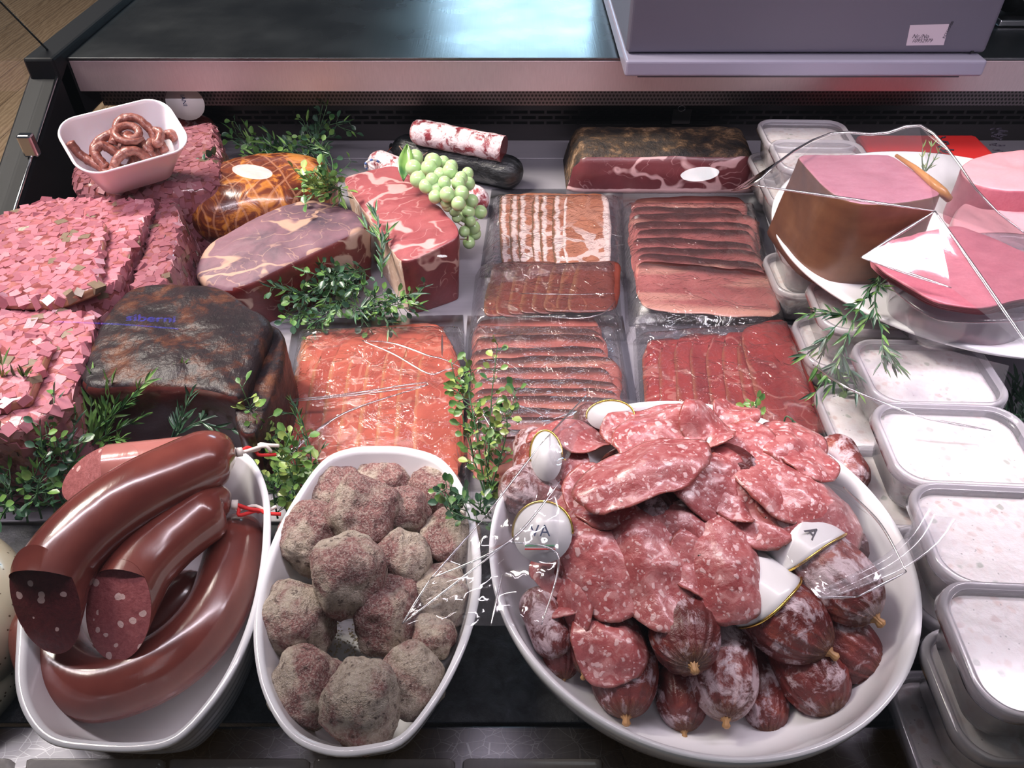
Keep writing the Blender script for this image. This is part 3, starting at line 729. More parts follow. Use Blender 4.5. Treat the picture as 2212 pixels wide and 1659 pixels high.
# ================================================================= meat blocks
def block(name, top, mats, label, cat, zt=None, bscale=.97, rnd=.008, N=96, nh=8, ns=9, dome=0, amp=.0015, nsc=30, seed=1, cut=(), chk=2, zb=0., bshift=(0, 0), parent=None, group=None, bulge=0, mode='px', oct=3, round_bottom=0):
    pts = []
    for p in top:
        if mode == 'px':
            q = W(p[0], p[1], p[2] if len(p) > 2 else zt); q.x = max(q.x, -.658); pts.append(q)
        else: pts.append(Vector(p))
    ar = sum(a.x*b.y-b.x*a.y for a, b in zip(pts, pts[1:]+pts[:1]))
    if ar < 0: pts.reverse()
    P = resample(chaikin(pts, chk, .22) if chk else pts, N, True)
    c = sum(P, Vector())/N
    rings = []; kinds = []
    for i in range(nh+1):
        f = i/nh; s = bscale+(1-bscale)*f+bulge*sin(pi*f)
        if round_bottom and i == 0: s *= (1-round_bottom)
        ring = []
        for p in P:
            z = zb+(p.z-rnd-zb)*f
            ring.append(Vector((c.x+(p.x-c.x)*s+bshift[0]*(1-f), c.y+(p.y-c.y)*s+bshift[1]*(1-f), z)))
        ring = [Vector((max(v.x, -.664), v.y, v.z)) for v in ring]
        rings.append(ring); kinds.append(1)
    for k in range(1, 5):
        a = k/4*pi/2
        ring = []
        for p in P:
            d = (c-p); d.z = 0; dd = d.normalized()
            ring.append(Vector((p.x+dd.x*rnd*(1-cos(a)), p.y+dd.y*rnd*(1-cos(a)), p.z-rnd+rnd*sin(a))))
        rings.append(ring); kinds.append(1 if k < 3 else 0)
    last = rings[-1]
    for k in range(1, ns+1):
        f = 1-k/ns*.96
        rings.append([Vector((c.x+(p.x-c.x)*f, c.y+(p.y-c.y)*f, c.z+(p.z-c.z)*f+dome*(1-f*f))) for p in last]); kinds.append(0)
    mid = Vector((c.x, c.y, c.z*.5))
    if amp:
        R2 = []
        for i, ring in enumerate(rings):
            o_ = []
            for v in ring:
                if kinds[i] and i <= nh: d = Vector((v.x-c.x, v.y-c.y, 0)).normalized()
                elif kinds[i]: d = (v-mid).normalized()
                else: d = Vector((0, 0, 1))
                k = 0 if (i == 0) else 1
                o_.append(v+d*fbm(v, nsc, oct, seed)*amp*k)
            R2.append(o_)
        rings = R2
    V, Fc = rings_mesh(rings)
    fm = []
    n = N
    for fi, f in enumerate(Fc):
        if fi >= len(Fc)-2: fm.append(0); continue
        r = fi//n
        a, b, cc = V[f[0]], V[f[1]], V[f[2]]; nn = (b-a).cross(cc-b).normalized()
        if r < nh+2:
            m = 1
            for cd_ in cut:
                if nn.dot(Vector(cd_).normalized()) > .62: m = 2
            fm.append(min(m, len(mats)-1))
        else: fm.append(0)
    o = mk(name, V, Fc, mats, parent, fm=fm)
    if cut: autosmooth(o, 50)
    return tag(o, label, cat, group) if parent is None else o

def cube_scatter(o, m, size=.0124, seed=1, dens=1.6, keep=None):
    """diced meat pressed into the surface of a brawn block; part of the same mesh"""
    me = o.data; rr = random.Random(seed); V = [v.co.copy() for v in me.vertices]; Fc = [tuple(p.vertices) for p in me.polygons]; fm = [p.material_index for p in me.polygons]
    sm = [True]*len(Fc); mi = len(me.materials); me.materials.append(m); placed = {}
    polys = list(me.polygons)
    area_ = [p.area for p in polys]; tot = sum(area_); n = int(tot/(size*size)*6*dens)
    acc = []; t = 0
    for a in area_: t += a; acc.append(t)
    import bisect
    V0 = list(V)
    for k in range(n):
        p = polys[bisect.bisect_left(acc, rr.uniform(0, tot*.999999))]
        if p.normal.z < -.3 or p.normal.x < -.8: continue
        ids = list(p.vertices)
        if len(ids) > 6: continue
        a, b, c = V0[ids[0]], V0[ids[1]], V0[ids[2]]; d = V0[ids[3]] if len(ids) > 3 else c
        u, v = rr.random(), rr.random(); q = a.lerp(b, u).lerp(d.lerp(c, u), v)
        if q.z < size*.6: continue
        cell = (int(q.x/size), int(q.y/size), int(q.z/size)); ok = True
        for i in (-1, 0, 1):
            for j in (-1, 0, 1):
                for l in (-1, 0, 1):
                    for h in placed.get((cell[0]+i, cell[1]+j, cell[2]+l), ()):
                        if (h-q).length < size*.72: ok = False; break
                    if not ok: break
                if not ok: break
            if not ok: break
        if not ok: continue
        placed.setdefault(cell, []).append(q)
        N_ = p.normal.copy(); N_ = (N_+Vector((rr.gauss(0, .045), rr.gauss(0, .045), rr.gauss(0, .045)))).normalized()
        A = N_.orthogonal().normalized(); A = Matrix.Rotation(rr.uniform(0, 6.28), 3, N_) @ A; B = N_.cross(A)
        sx, sy, sz = size*rr.uniform(.34, .58), size*rr.uniform(.30, .52), size*.35; cen = q-N_*(sz-rr.uniform(.0001, .0006)); sk = rr.uniform(-.25, .25)
        base = len(V)
        for zz in (-1, 1):
            for xx, yy in ((-1, -1), (1, -1), (1, 1), (-1, 1)):
                V.append(cen+A*(xx*sx+yy*sy*sk)*(1+rr.uniform(-.12, .12))+B*yy*sy*(1+rr.uniform(-.12, .12))+N_*zz*sz)
        for f in ((4, 5, 6, 7), (0, 1, 5, 4), (1, 2, 6, 5), (2, 3, 7, 6), (3, 0, 4, 7)): Fc.append(tuple(base+i for i in f)); fm.append(mi); sm.append(False)
    nm = bpy.data.meshes.new(o.name); nm.from_pydata([tuple(v) for v in V], [], Fc)
    for mm in me.materials: nm.materials.append(mm)
    nm.polygons.foreach_set('material_index', fm); nm.polygons.foreach_set('use_smooth', sm); nm.update(); o.data = nm
    return o
_block = block
def bblock(*a, dark=False, **k):
    o = _block(*a, **k); return cube_scatter(o, M['brawn_cube_dark' if dark else 'brawn_cube'], seed=k.get('seed', 1))
# --- brawn loaves on the left
bblock('brawn_loaf', [(150, 330), (448, 255), (470, 262), (488, 395), (400, 410), (150, 412)], [M['brawn_dark'], M['brawn_dark']],
      'dark pink brawn loaf at the back under the small white dish', 'brawn', zt=.105, bscale=1.04, rnd=.018, amp=.003, nsc=22, seed=3, dark=True)
bblock('brawn_loaf', [(344, 424), (368, 419), (388, 440), (396, 500), (356, 640), (262, 664)], [M['brawn_dark'], M['brawn_dark']],
      'wrapped brawn loaf right of the big stack, its side facing the hams', 'brawn', zt=.098, bscale=1.05, bshift=(.012, 0), rnd=.012, amp=.003, nsc=22, seed=8, dark=True)
bblock('brawn_loaf', [(-160, 428), (325, 427), (329, 440), (224, 668), (-230, 655)], [M['brawn'], M['brawn'], M['aspic']],
      'big pink mosaic brawn block with one slice lying on it, rear of the left stack', 'brawn', zt=.112, bscale=1.0, rnd=.005, amp=.0022, nsc=40, seed=11, chk=1)
bblock('brawn_slice', [(-160, 456), (170, 460), (232, 478), (225, 500), (208, 655), (-220, 642)], [M['brawn'], M['aspic']],
      'thick brawn slice lying on top of the rear brawn block', 'brawn', zt=.124, zb=.1125, bscale=1.0, rnd=.004, amp=.001, nsc=40, seed=12, chk=1, nh=3)
bblock('brawn_loaf', [(-230, 668), (205, 671), (209, 680), (128, 935), (-330, 920)], [M['brawn'], M['brawn']],
      'front pink mosaic brawn block nearest the green sprigs', 'brawn', zt=.110, bscale=1.0, rnd=.005, amp=.0022, nsc=40, seed=14, chk=1)
bblock('brawn_slice', [(-230, 712), (74, 714), (112, 730), (104, 755), (48, 890), (-300, 870)], [M['brawn'], M['aspic']],
      'brawn slice with aspic edge on top of the front brawn block', 'brawn', zt=.122, zb=.1115, bscale=1.0, rnd=.004, amp=.001, nsc=40, seed=15, chk=1, nh=3)

# --- black smoked ham
block('black_smoked_ham', [(250, 640), (300, 611), (400, 604), (470, 612), (525, 650), (590, 692), (560, 745), (545, 800), (522, 862), (440, 838), (300, 833), (158, 840), (195, 730)],
      [M['blackham'], M['blackham'], M['ham_front_dark']], 'large black smoked ham with dark red cut front, beside the brawn', 'ham', zt=.108, bscale=.99, rnd=.010, amp=.0035, nsc=26, seed=21, cut=[(-.1, -1, 0)], N=160, nh=12, ns=14, dome=.006, oct=5)
block('black_smoked_ham', [(520, 705), (560, 688), (603, 702), (618, 735), (608, 800), (560, 935), (520, 940), (500, 900)],
      [M['blackham'], M['blackham'], M['ham_front_dark']], 'narrow black smoked ham piece standing right behind the large one', 'ham', zt=.088, bscale=1.0, rnd=.008, amp=.003, nsc=30, seed=23, cut=[(0, -1, 0)], N=120, nh=10)
# --- dry ham wedge with purple top
block('dry_ham_wedge', [(418, 585, .060), (424, 555, .062), (450, 520, .066), (520, 478, .074), (625, 432, .080), (685, 425, .080), (745, 440, .082), (800, 470, .085), (797, 487, .085), (700, 533, .082), (630, 566, .078), (506, 626, .068), (440, 610, .060)],
      [M['ham_purple'], M['ham_purple'], M['ham_cutface']], 'dry ham wedge with grey-purple skin and a deep red cut face', 'ham', bscale=.93, rnd=.010, amp=.0022, nsc=24, seed=31, cut=[(.55, -1, 0)], N=160, dome=.008, ns=14, oct=4)
# --- red raw ham piece
block('raw_ham_piece', [(738, 388, .078), (760, 376, .08), (852, 355, .085), (882, 372, .088), (945, 440, .095), (1003, 503, .098), (955, 532, .090), (868, 572, .080), (838, 528, .078), (790, 460, .078)],
      [M['ham_red'], M['rind_fat'], M['ham_dark']], 'bright red raw ham piece with fatty rind leaning by the grapes', 'ham', bscale=.90, rnd=.004, amp=.0018, nsc=30, seed=41, cut=[(.35, -1, 0), (1, 0, 0), (1, .6, 0)], N=160, chk=2, bshift=(.004, -.012), dome=.004)
# --- orange smoked ham with net pattern
def blob(name, c, rx, ry, rz, rot, mats, label, cat, e1=1., e2=1., amp=.002, nsc=30, seed=1, nu=48, nv=28, flat=.0, parent=None, group=None, tilt=None):
    V = []; Fc = []
    R = Matrix.Rotation(rot, 3, 'Z')
    if tilt is not None: R = tilt.to_3x3() @ R
    pw = lambda x, e: (abs(x)**e)*(1 if x >= 0 else -1)
    for j in range(nv+1):
        ph = -pi/2+pi*j/nv
        for i in range(nu):
            th = 2*pi*i/nu
            p = Vector((rx*pw(cos(ph), e1)*pw(cos(th), e2), ry*pw(cos(ph), e1)*pw(sin(th), e2), rz*pw(sin(ph), e1)))
            p = R @ p
            d = p.normalized() if p.length > 0 else Vector((0, 0, 1))
            p = c+p+d*fbm(c+p, nsc, 4, seed)*amp
            if flat and p.z < c.z-rz*flat: p.z = c.z-rz*flat
            V.append(p)
    for j in range(nv):
        for i in range(nu):
            Fc.append((j*nu+i, j*nu+(i+1) % nu, (j+1)*nu+(i+1) % nu, (j+1)*nu+i))
    o = mk(name, V, Fc, mats, parent)
    return tag(o, label, cat, group) if parent is None else o
c = W(566, 428, .05); blob('smoked_ham', c, .112, .080, .052, .38, M['orangeham'], 'rounded orange-brown smoked ham with a net pattern', 'ham', .8, .85, .003, 22, 51, flat=.90)
# --- speck block at the back
yb = 1.135; L0 = WY(1224, 412, yb).x; L1 = WY(1640, 412, yb).x
def speck():
    prof = [(0, .000), (.0, .008), (-.001, .035), (.004, .056), (.016, .066), (.05, .069), (.10, .067), (.125, .055), (.13, .02), (.128, 0)]
    rings = []
    n = 26
    PP = resample([Vector((0, y, z)) for y, z in prof], 40)
    for i in range(n+1):
        u = i/n; x = L0+(L1-L0)*u
        e = min(u, 1-u)*(L1-L0); s = 1-.35*max(0, 1-e/.022)**2
        rings.append([Vector((x-(.010*p.z/.06 if u > .5 else -.010*p.z/.06)*max(0, 1-e/.05), yb+.065+(p.y-.065)*(.5+.5*s), p.z*s))+Vector((0, (-.001 if p.y < .02 else .002)*fbm((x, p.y, p.z), 30, 3, 5), .0025*fbm((x, p.y, p.z), 40, 3, 6)*(p.z > .004))) for p in PP])
    V, Fc = rings_mesh(rings); fm = []
    for f in Fc:
        if len(f) > 4: fm.append(1); continue
        cy = sum(V[k].y for k in f)/4; cz = sum(V[k].z for k in f)/4
        fm.append(0 if cy < yb+.012 and cz < .058 else 1)
    o = recalc(mk('speck_block', V, Fc, [M['speck_cut'], M['speck_crust'], M['rind_fat']], fm=fm))
    tag(o, 'long speck block with crusty brown top and marbled dark red front', 'speck')
speck()

# ================================================================= dried sausages at the back
def salami(name, A, B, r, m, label, group=None, n=40, ends=(.16, .16), wrk=.07, seed=1, tip=.12, bend=0, knots=(0, 1), cat='salami', segs=26, knotmat=None, knotr=.26):
    A, B = Vector(A), Vector(B); P = []; R = []
    side = (B-A).cross(Vector((0, 0, 1))).normalized(); L = (B-A).length
    e0 = min(.45, r*ends[0]/.16*1.0/L) if L else .2; e1 = min(.45, r*ends[1]/.16/L)
    for i in range(n+1):
        s = 1-(1-i/n)**1.35 if False else i/n
        s = .5-.5*cos(pi*s)
        P.append(A.lerp(B, s)+side*bend*4*s*(1-s))
        k = 1.
        if ends[0] and s < e0: k = tip+(1-tip)*(1-(1-s/e0)**2.2)**.6
        if ends[1] and s > 1-e1: k = tip+(1-tip)*(1-(1-(1-s)/e1)**2.2)**.6
        R.append(r*max(k, tip))
    def wr(s, th, p):
        ss = .5-.5*cos(pi*s)
        wgt = 0
        if ends[0]: wgt = max(wgt, max(0, 1-ss/(e0*1.7)))
        if ends[1]: wgt = max(wgt, max(0, 1-(1-ss)/(e1*1.7)))
        nn = fbm(p+Vector((cos(th), sin(th), 0))*r*.9, .55/r, 3, seed)
        return 1+.05*nn+wrk*wgt*(cos(17*th+4*noise.noise(Vector((th*1.5, seed, 0))))*.6+.4*cos(29*th+seed))
    V, Fc = sweep(P, R, segs*3, wr)
    ns_ = segs*3; uv = []
    for i in range(n+1):
        s_ = .5-.5*cos(pi*i/n); de = (R[i]/r-tip)/(1-tip) if ((ends[0] and s_ < .5) or (ends[1] and s_ >= .5)) else 1
        for k in range(ns_):
            th = k/ns_; uv.append((min(1, de), abs(2*th-1)))
    o = mk(name, V, Fc, m, uv=uv); tag(o, label, cat, group)
    for kk in knots:
        base, d = (A, (A-B).normalized()) if kk == 0 else (B, (B-A).normalized())
        KP = [base-d*r*.10, base+d*r*.02, base+d*r*.08, base+d*r*.2, base+d*r*.26]
        KR = [r*knotr*1.0, r*knotr*.75, r*knotr*.45, r*knotr*.62, r*knotr*.35]
        kv = sweep(KP, KR, 26, lambda s, th, p: 1+.22*cos(9*th+seed)+.1*cos(17*th))
        mk('casing_end', *kv, knotmat or M['knot'], o)
    return o
g = None
salami('black_salami', W(850, 318, .032), W(1128, 378, .026), .026, M['salami_black'], 'long black-skinned salami behind the grapes', ends=(.2, .16), knots=(0,), knotmat=M['black'], knotr=.35, wrk=.04, seed=61)
def roll(name, A, B, r, m, capm, label, seed):
    P = [A.lerp(B, i/30) for i in range(31)]; R = [r*(.75 if i == 0 else .93 if i == 1 else 1) for i in range(31)]
    rr = sweep(P, R, 40, lambda s, th, p: 1+.06*fbm(p+Vector((cos(th), sin(th), 0))*r, 60, 3, seed))
    V, Fc = rr; d = (B-A).normalized()
    o = mk(name, V, Fc, [m, capm], fm=[0]*(len(Fc)-1)+[1]); tag(o, label, 'salami'); autosmooth(o, 60); return o
o = roll('moulded_salami', W(893, 283, .074), W(1088, 322, .066), .0205, M['salami_white'], M['ham_dark'], 'cut white-moulded salami lying on top of the black salami', 63)
salami('moulded_salami', W(800, 345, .028), W(1052, 440, .020), .021, M['salami_white'], 'white-moulded salami showing below the grapes', knots=(), seed=65, ends=(.2, .2))
# twine loop at the end of the hidden salami
tw = mk('twine_loop', *sweep(catmull([W(822, 352, .045), W(808, 345, .055), W(792, 350, .055), W(790, 362, .045), W(800, 368, .035)], 24), .0016, 6), M['string_w'])
tag(tw, 'loop of blue and white twine left of the grapes', 'twine')
for k in range(4):
    a = catmull([W(822, 352, .045), W(808, 345, .055), W(792, 350, .055), W(790, 362, .045), W(800, 368, .035)], 24)[2+k*5:5+k*5]
    mk('blue_strand', *sweep(a, .0019, 6), M['string_b'], tw)
mk_s = sweep(catmull([W(846, 318, .04), W(836, 330, .03), W(832, 345, .02), W(842, 340, .02), W(848, 352, .01)], 20), .0008, 5)
o = mk('brown_cord', *mk_s, plain('brown_cord', (.20, .05, .03), .7)); tag(o, 'thin dark brown cord hanging from the black salami end', 'cord')
# dim labelled salami at the far left back
o = salami('labelled_salami', WY(345, 300, 1.27), WY(470, 290, 1.27), .035, M['salami_skin'], 'dim salami with a round paper label at the back left corner', knots=(), seed=67)
def disc(c, n_, up, rx, ry, t=.0006, N=32):
    n_ = n_.normalized(); a = (up-n_*up.dot(n_)).normalized(); b = a.cross(n_)
    ring = lambda k: [c+a*ry*cos(2*pi*i/N)+b*rx*sin(2*pi*i/N)+n_*k for i in range(N)]
    return rings_mesh([ring(0), ring(t)])
cc = WY(400, 222, 1.225); lb = mk('paper_label', *disc(cc, Vector((0, -1, .1)), Vector((0, 0, 1)), .031, .028), M['paper'], o)
text('lettering', 'IANI', cc+Vector((-.004, -.001, .014)), .010, (pi/2, pi/2, 0), M['ink_blue'], lb)

tg = mk('hanging_tag', *merge(box(WY(1452, 250, 1.322).x, WY(1492, 250, 1.322).x, 1.3185, 1.3225, WY(1470, 268, 1.32).z, WY(1470, 236, 1.32).z)), plain('dim_grey_tag', (.10, .09, .09), .6), smooth=False)
bevel(tg, .004); tag(tg, 'small dim grey tag hanging on the slotted back wall behind the speck', 'tag')
mk('ring', *sweep([Vector((WY(1472, 234, 1.317).x+.006*cos(t*pi/8), 1.3165, WY(1472, 234, 1.317).z+.005*sin(t*pi/8))) for t in range(17)], .0010, 6), M['chrome'], tg)
# ================================================================= grapes
def grapes():
    rt = empty('grape_bunch', W(960, 430, 0), 'bunch of pale green grapes draped over the red ham piece', 'grapes')
    random.seed(5)
    pos = [(897,341,16),(935,350,17),(893,363,16),(927,363,16),(975,360,13),(903,388,16),(912,382,14),(950,378,14),(972,370,15),(996,385,13),(1010,375,12),(944,408,16),(990,396,14),(1012,397,13),
           (920,402,14),(966,420,15),(997,418,15),(940,425,13),(964,437,12),(990,440,14),(1019,434,13),(968,443,13),(1012,458,13),(1038,458,13),(1003,468,11),(1022,492,14),(1026,505,12),(1003,500,11),(1013,524,12),(987,470,10),(933,388,13),(960,395,13),(982,456,11),(1016,478,11),(958,350,12)]
    for k, (x, y, r) in enumerate(pos):
        z = .125-.0006*max(0, y-420)-(.02 if x > 1000 else 0)+random.uniform(-.006, .008)-.00006*abs(x-940)
        z = max(z, .02)
        rr = 1.12*r/F*dep(y, z); c = W(x, y, z)
        V = []; nu, nv = 20, 14
        for j in range(nv+1):
            for i in range(nu):
                ph = -pi/2+pi*j/nv; th = 2*pi*i/nu
                V.append(c+Vector((cos(ph)*cos(th), cos(ph)*sin(th), sin(ph)*1.04))*rr)
        Fc = [(j*nu+i, j*nu+(i+1) % nu, (j+1)*nu+(i+1) % nu, (j+1)*nu+i) for j in range(nv) for i in range(nu)]
        mk('grape', V, Fc, M['grape'], rt)
    st = catmull([W(880, 340, .12), W(930, 385, .11), W(985, 440, .09), W(1008, 490, .06), W(1010, 520, .045)], 24)
    L = [(st, .0014)]
    for k in range(0, 24, 2):
        x, y, r = random.choice(pos); L.append(([st[k], st[k]+Vector((random.uniform(-.02, .02), random.uniform(-.02, .02), .008))], .0008))
    mk('stalk', *tubes(L), plain('brown_stalk', (.20, .13, .09), .6), rt)
    a, b = W(872, 392, .115), W(880, 316, .14)
    def lf(u, v):
        p = a.lerp(b, v); wd = .010*sin(pi*min(1, v*.97+.03)); return p+Vector((1, .2, 0))*(u-.5)*2*wd+Vector((0, 0, 1))*(.004*abs(u-.5)*2)
    v, f, uv = grid(lf, 4, 12); solid(mk('leaf', v, f, M['leaf'], rt), .0008)
grapes()

# ================================================================= small white dish with thin sausages
def rrect(hx, hy, r, n=12):
    P = []
    for cx, cy, a0 in ((hx-r, hy-r, 0), (-hx+r, hy-r, pi/2), (-hx+r, -hy+r, pi), (hx-r, -hy+r, 3*pi/2)):
        for k in range(n+1):
            a = a0+pi/2*k/n; P.append((cx+r*cos(a), cy+r*sin(a)))
    return P
def dish():
    C = Vector((0, 0, 0))
    A, B, Cc, D = W(120, 265, .205), W(352, 208, .205), W(416, 318, .165), W(172, 388, .165)
    cen = (A+B+Cc+D)/4; ex = ((B-A)+(Cc-D)).normalized(); ey = ((A-D)+(B-Cc)); ez = ex.cross(ey).normalized(); ey = ez.cross(ex)
    hx = ((B-A).length+(Cc-D).length)/4*1.03; hy = ((A-D).length+(B-Cc).length)/4*1.03
    rt = empty('small_square_dish', cen-ez*.068, 'small white square dish tilted on top of the brawn loaves', 'dish')
    def ring(s, h, r): return [cen+ex*x+ey*y+ez*h for x, y in rrect(hx*s, hy*s, r)]
    rings = [ring(.55, -.064, .012), ring(.60, -.067, .015), ring(.66, -.064, .018), ring(.80, -.035, .024), ring(.97, -.003, .028), ring(1.0, 0, .03), ring(.985, .0022, .029), ring(.955, .0015, .027), ring(.94, -.003, .026), ring(.78, -.034, .022), ring(.66, -.055, .018), ring(.55, -.060, .015)]
    rings = [ring(.0+.30, -.0665, .01)]+rings+[ring(.30, -.061, .01)]
    o = mk('bowl_body', *rings_mesh(rings), M['melamine'], rt)
    random.seed(3)
    words = ['coiled thin brown sausage at the centre of the small white dish', 'thin brown sausage standing up at the left wall of the small dish', 'arched thin sausage at the back of the small dish', 'looped thin sausage at the left of the small dish',
             'looped thin sausage in the middle front of the small dish', 'small sausage loop at the right front of the small dish', 'thin sausage lying along the front wall of the small dish', 'short folded sausage right of the coil in the small dish', 'curved thin sausage left of the coil in the small dish',
             'short stub of thin sausage in the right corner of the small dish', 'thin sausage bent over the heap in the small dish', 'dark short sausage seen through a loop in the small dish']
    def L(x, y, h): return cen+ex*x*hx+ey*y*hy+ez*h
    curves = [
        [L(.12+.02*cos(t)*t*1.3, .12+.022*t*sin(t)*1.6, -.012+.001*t) for t in [k*.55 for k in range(0, 22)]],
        [L(-.86, .35, -.004), L(-.78, .10, -.018), L(-.62, -.25, -.022), L(-.50, -.62, -.024)],
        [L(-.05, .40, -.014), L(.08, .66, -.008), L(.35, .60, -.006), L(.50, .20, -.012), L(.52, -.05, -.02)],
        [L(-.18, -.30, -.018), L(-.38, .05, -.010), L(-.56, -.1, -.012), L(-.50, -.5, -.020)],
        [L(.30, -.45, -.02), L(.22, -.05, -.012), L(.02, -.02, -.010), L(-.12, -.35, -.018)],
        [L(.30, -.62, -.026), L(.32, -.25, -.016), L(.52, -.18, -.016), L(.56, -.50, -.022)],
        [L(-.50, -.72, -.024), L(-.25, -.45, -.010), L(.05, -.42, -.008), L(.22, -.66, -.02)],
        [L(.48, .22, -.016), L(.62, .0, -.010), L(.50, -.30, -.012), L(.42, -.10, -.018)],
        [L(-.60, -.05, -.02), L(-.45, .25, -.014), L(-.15, .34, -.010), L(.05, .10, -.012)],
        [L(.70, .05, -.022), L(.80, -.05, -.016), L(.84, -.25, -.020)],
        [L(-.10, .42, -.010), L(-.12, .20, -.006), L(-.22, .02, -.012)],
        [L(-.30, -.30, -.034), L(-.20, -.45, -.034), L(.0, -.5, -.034)],
    ]
    for k, (cv, wd) in enumerate(zip(curves, words)):
        P = catmull(cv, 46) if k else [p for p in cv]
        r = .0058 if k else .0050
        R = [r*(.35 if i in (0, len(P)-1) else .8 if i in (1, len(P)-2) else 1) for i in range(len(P))]
        o = mk('thin_sausage', *sweep(P, R, 14, lambda s, th, p: 1+.24*fbm(p+Vector((cos(th), sin(th), 0))*.006, 190, 3, 9)), M['rope'])
        tag(o, wd, 'sausage', 'thin sausages in the small dish')
    # one more layer below to fill the dish
    for k in range(7):
        a = random.uniform(0, 6); x0, y0 = random.uniform(-.45, .45), random.uniform(-.35, .2)
        cv = [L(x0+.25*cos(a), y0+.3*sin(a), -.036), L(x0, y0+.1, -.028), L(x0-.25*cos(a), y0-.3*sin(a), -.036)]
        o = mk('thin_sausage', *sweep(catmull(cv, 24), .0058, 12, lambda s, th, p: 1+.24*fbm(p+Vector((cos(th), sin(th), 0))*.006, 190, 3, 9)), M['rope'])
        tag(o, 'thin brown sausage at the bottom of the heap in the small white dish', 'sausage', 'buried thin sausages of the small dish')
dish()

# ================================================================= oval gratin dishes
def oval_dish(rim_px, z, label, flutes=3, bs=.74, mb=M['ceramic']):
    pts = [W(x, y, z) for x, y in rim_px]
    if sum(a.x*b.y-b.x*a.y for a, b in zip(pts, pts[1:]+pts[:1])) < 0: pts.reverse()
    P = resample(catmull(pts, 240, True), 120, True); c = sum(P, Vector())/len(P)
    hw = (max(p.x for p in P)-min(p.x for p in P))/2
    def ring(s, h, inset=0):
        out = []
        for p in P:
            d = Vector((p.x-c.x, p.y-c.y, 0)); l = d.length; q = d*s-d.normalized()*inset
            out.append(Vector((c.x+q.x, c.y+q.y, h)))
        return out
    R = [ring(.35, .002), ring(bs-.04, .002), ring(bs, .004)]
    N = 22
    for k in range(1, N):
        f = k/N; s = bs+(.985-bs)*f**.8; g_ = .0011*(1-abs(cos(f*pi*flutes*2)))*(1 if f < .9 else 0)
        R.append(ring(s, .004+(z-.010)*f, g_*1.2))
    R += [ring(.992, z-.005), ring(1.0, z-.002), ring(.998, z), ring(1.0, z+.0006, .003), ring(1.0, z, .006), ring(1.0, z-.004, .0075), ring(.94, z-.022, .006), ring(bs+.06, .018, .004), ring(bs-.02, .009, .003), ring(.35, .0075)]
    o = mk('oval_dish', *rings_mesh(R), mb, origin=Vector((c.x, c.y, 0))); tag(o, label, 'dish'); return o, c
rimL = [(85, 1190), (165, 1098), (270, 1025), (370, 980), (465, 957), (540, 985), (578, 1060), (584, 1160), (572, 1260), (545, 1360), (500, 1460), (440, 1545), (375, 1605), (300, 1622), (200, 1620), (110, 1606), (60, 1560), (34, 1490), (34, 1400), (46, 1280)]
oval_dish(rimL, .088, 'white oval dish holding the reddish-brown ring sausages')
rimM = [(700, 992), (760, 967), (820, 963), (885, 967), (955, 992), (1005, 1060), (1032, 1150), (1040, 1250), (1022, 1350), (985, 1445), (935, 1530), (870, 1605), (800, 1627), (720, 1632), (640, 1604), (590, 1545), (558, 1465), (547, 1370), (556, 1270), (590, 1165), (640, 1070)]
oval_dish(rimM, .088, 'white oval dish full of crumbed meat lumps, in the middle')
# round bowl
BC = Vector((.150, .372, 0)); BR = .170; BZ = .10
def bowl():
    pr = [(.3, .002), (.50, .002), (.53, .001), (.55, .006), (.72, .018), (.86, .042), (.95, .070), (.99, .092), (1.0, BZ), (.992, BZ+.0025), (.975, BZ+.0028), (.962, BZ-.001), (.945, BZ-.012), (.90, .062), (.80, .036), (.62, .017), (.4, .012), (.2, .011)]
    PP = resample(catmull([Vector((a, 0, h)) for a, h in pr], 90), 60)
    R = [[BC+Vector((p.x*BR*cos(2*pi*k/128), p.x*BR*sin(2*pi*k/128), p.z)) for k in range(128)] for p in PP]
    o = mk('round_bowl', *rings_mesh(R), M['ceramic'], origin=BC); tag(o, 'large round white bowl heaped with salamis and salami slices', 'bowl')
bowl()

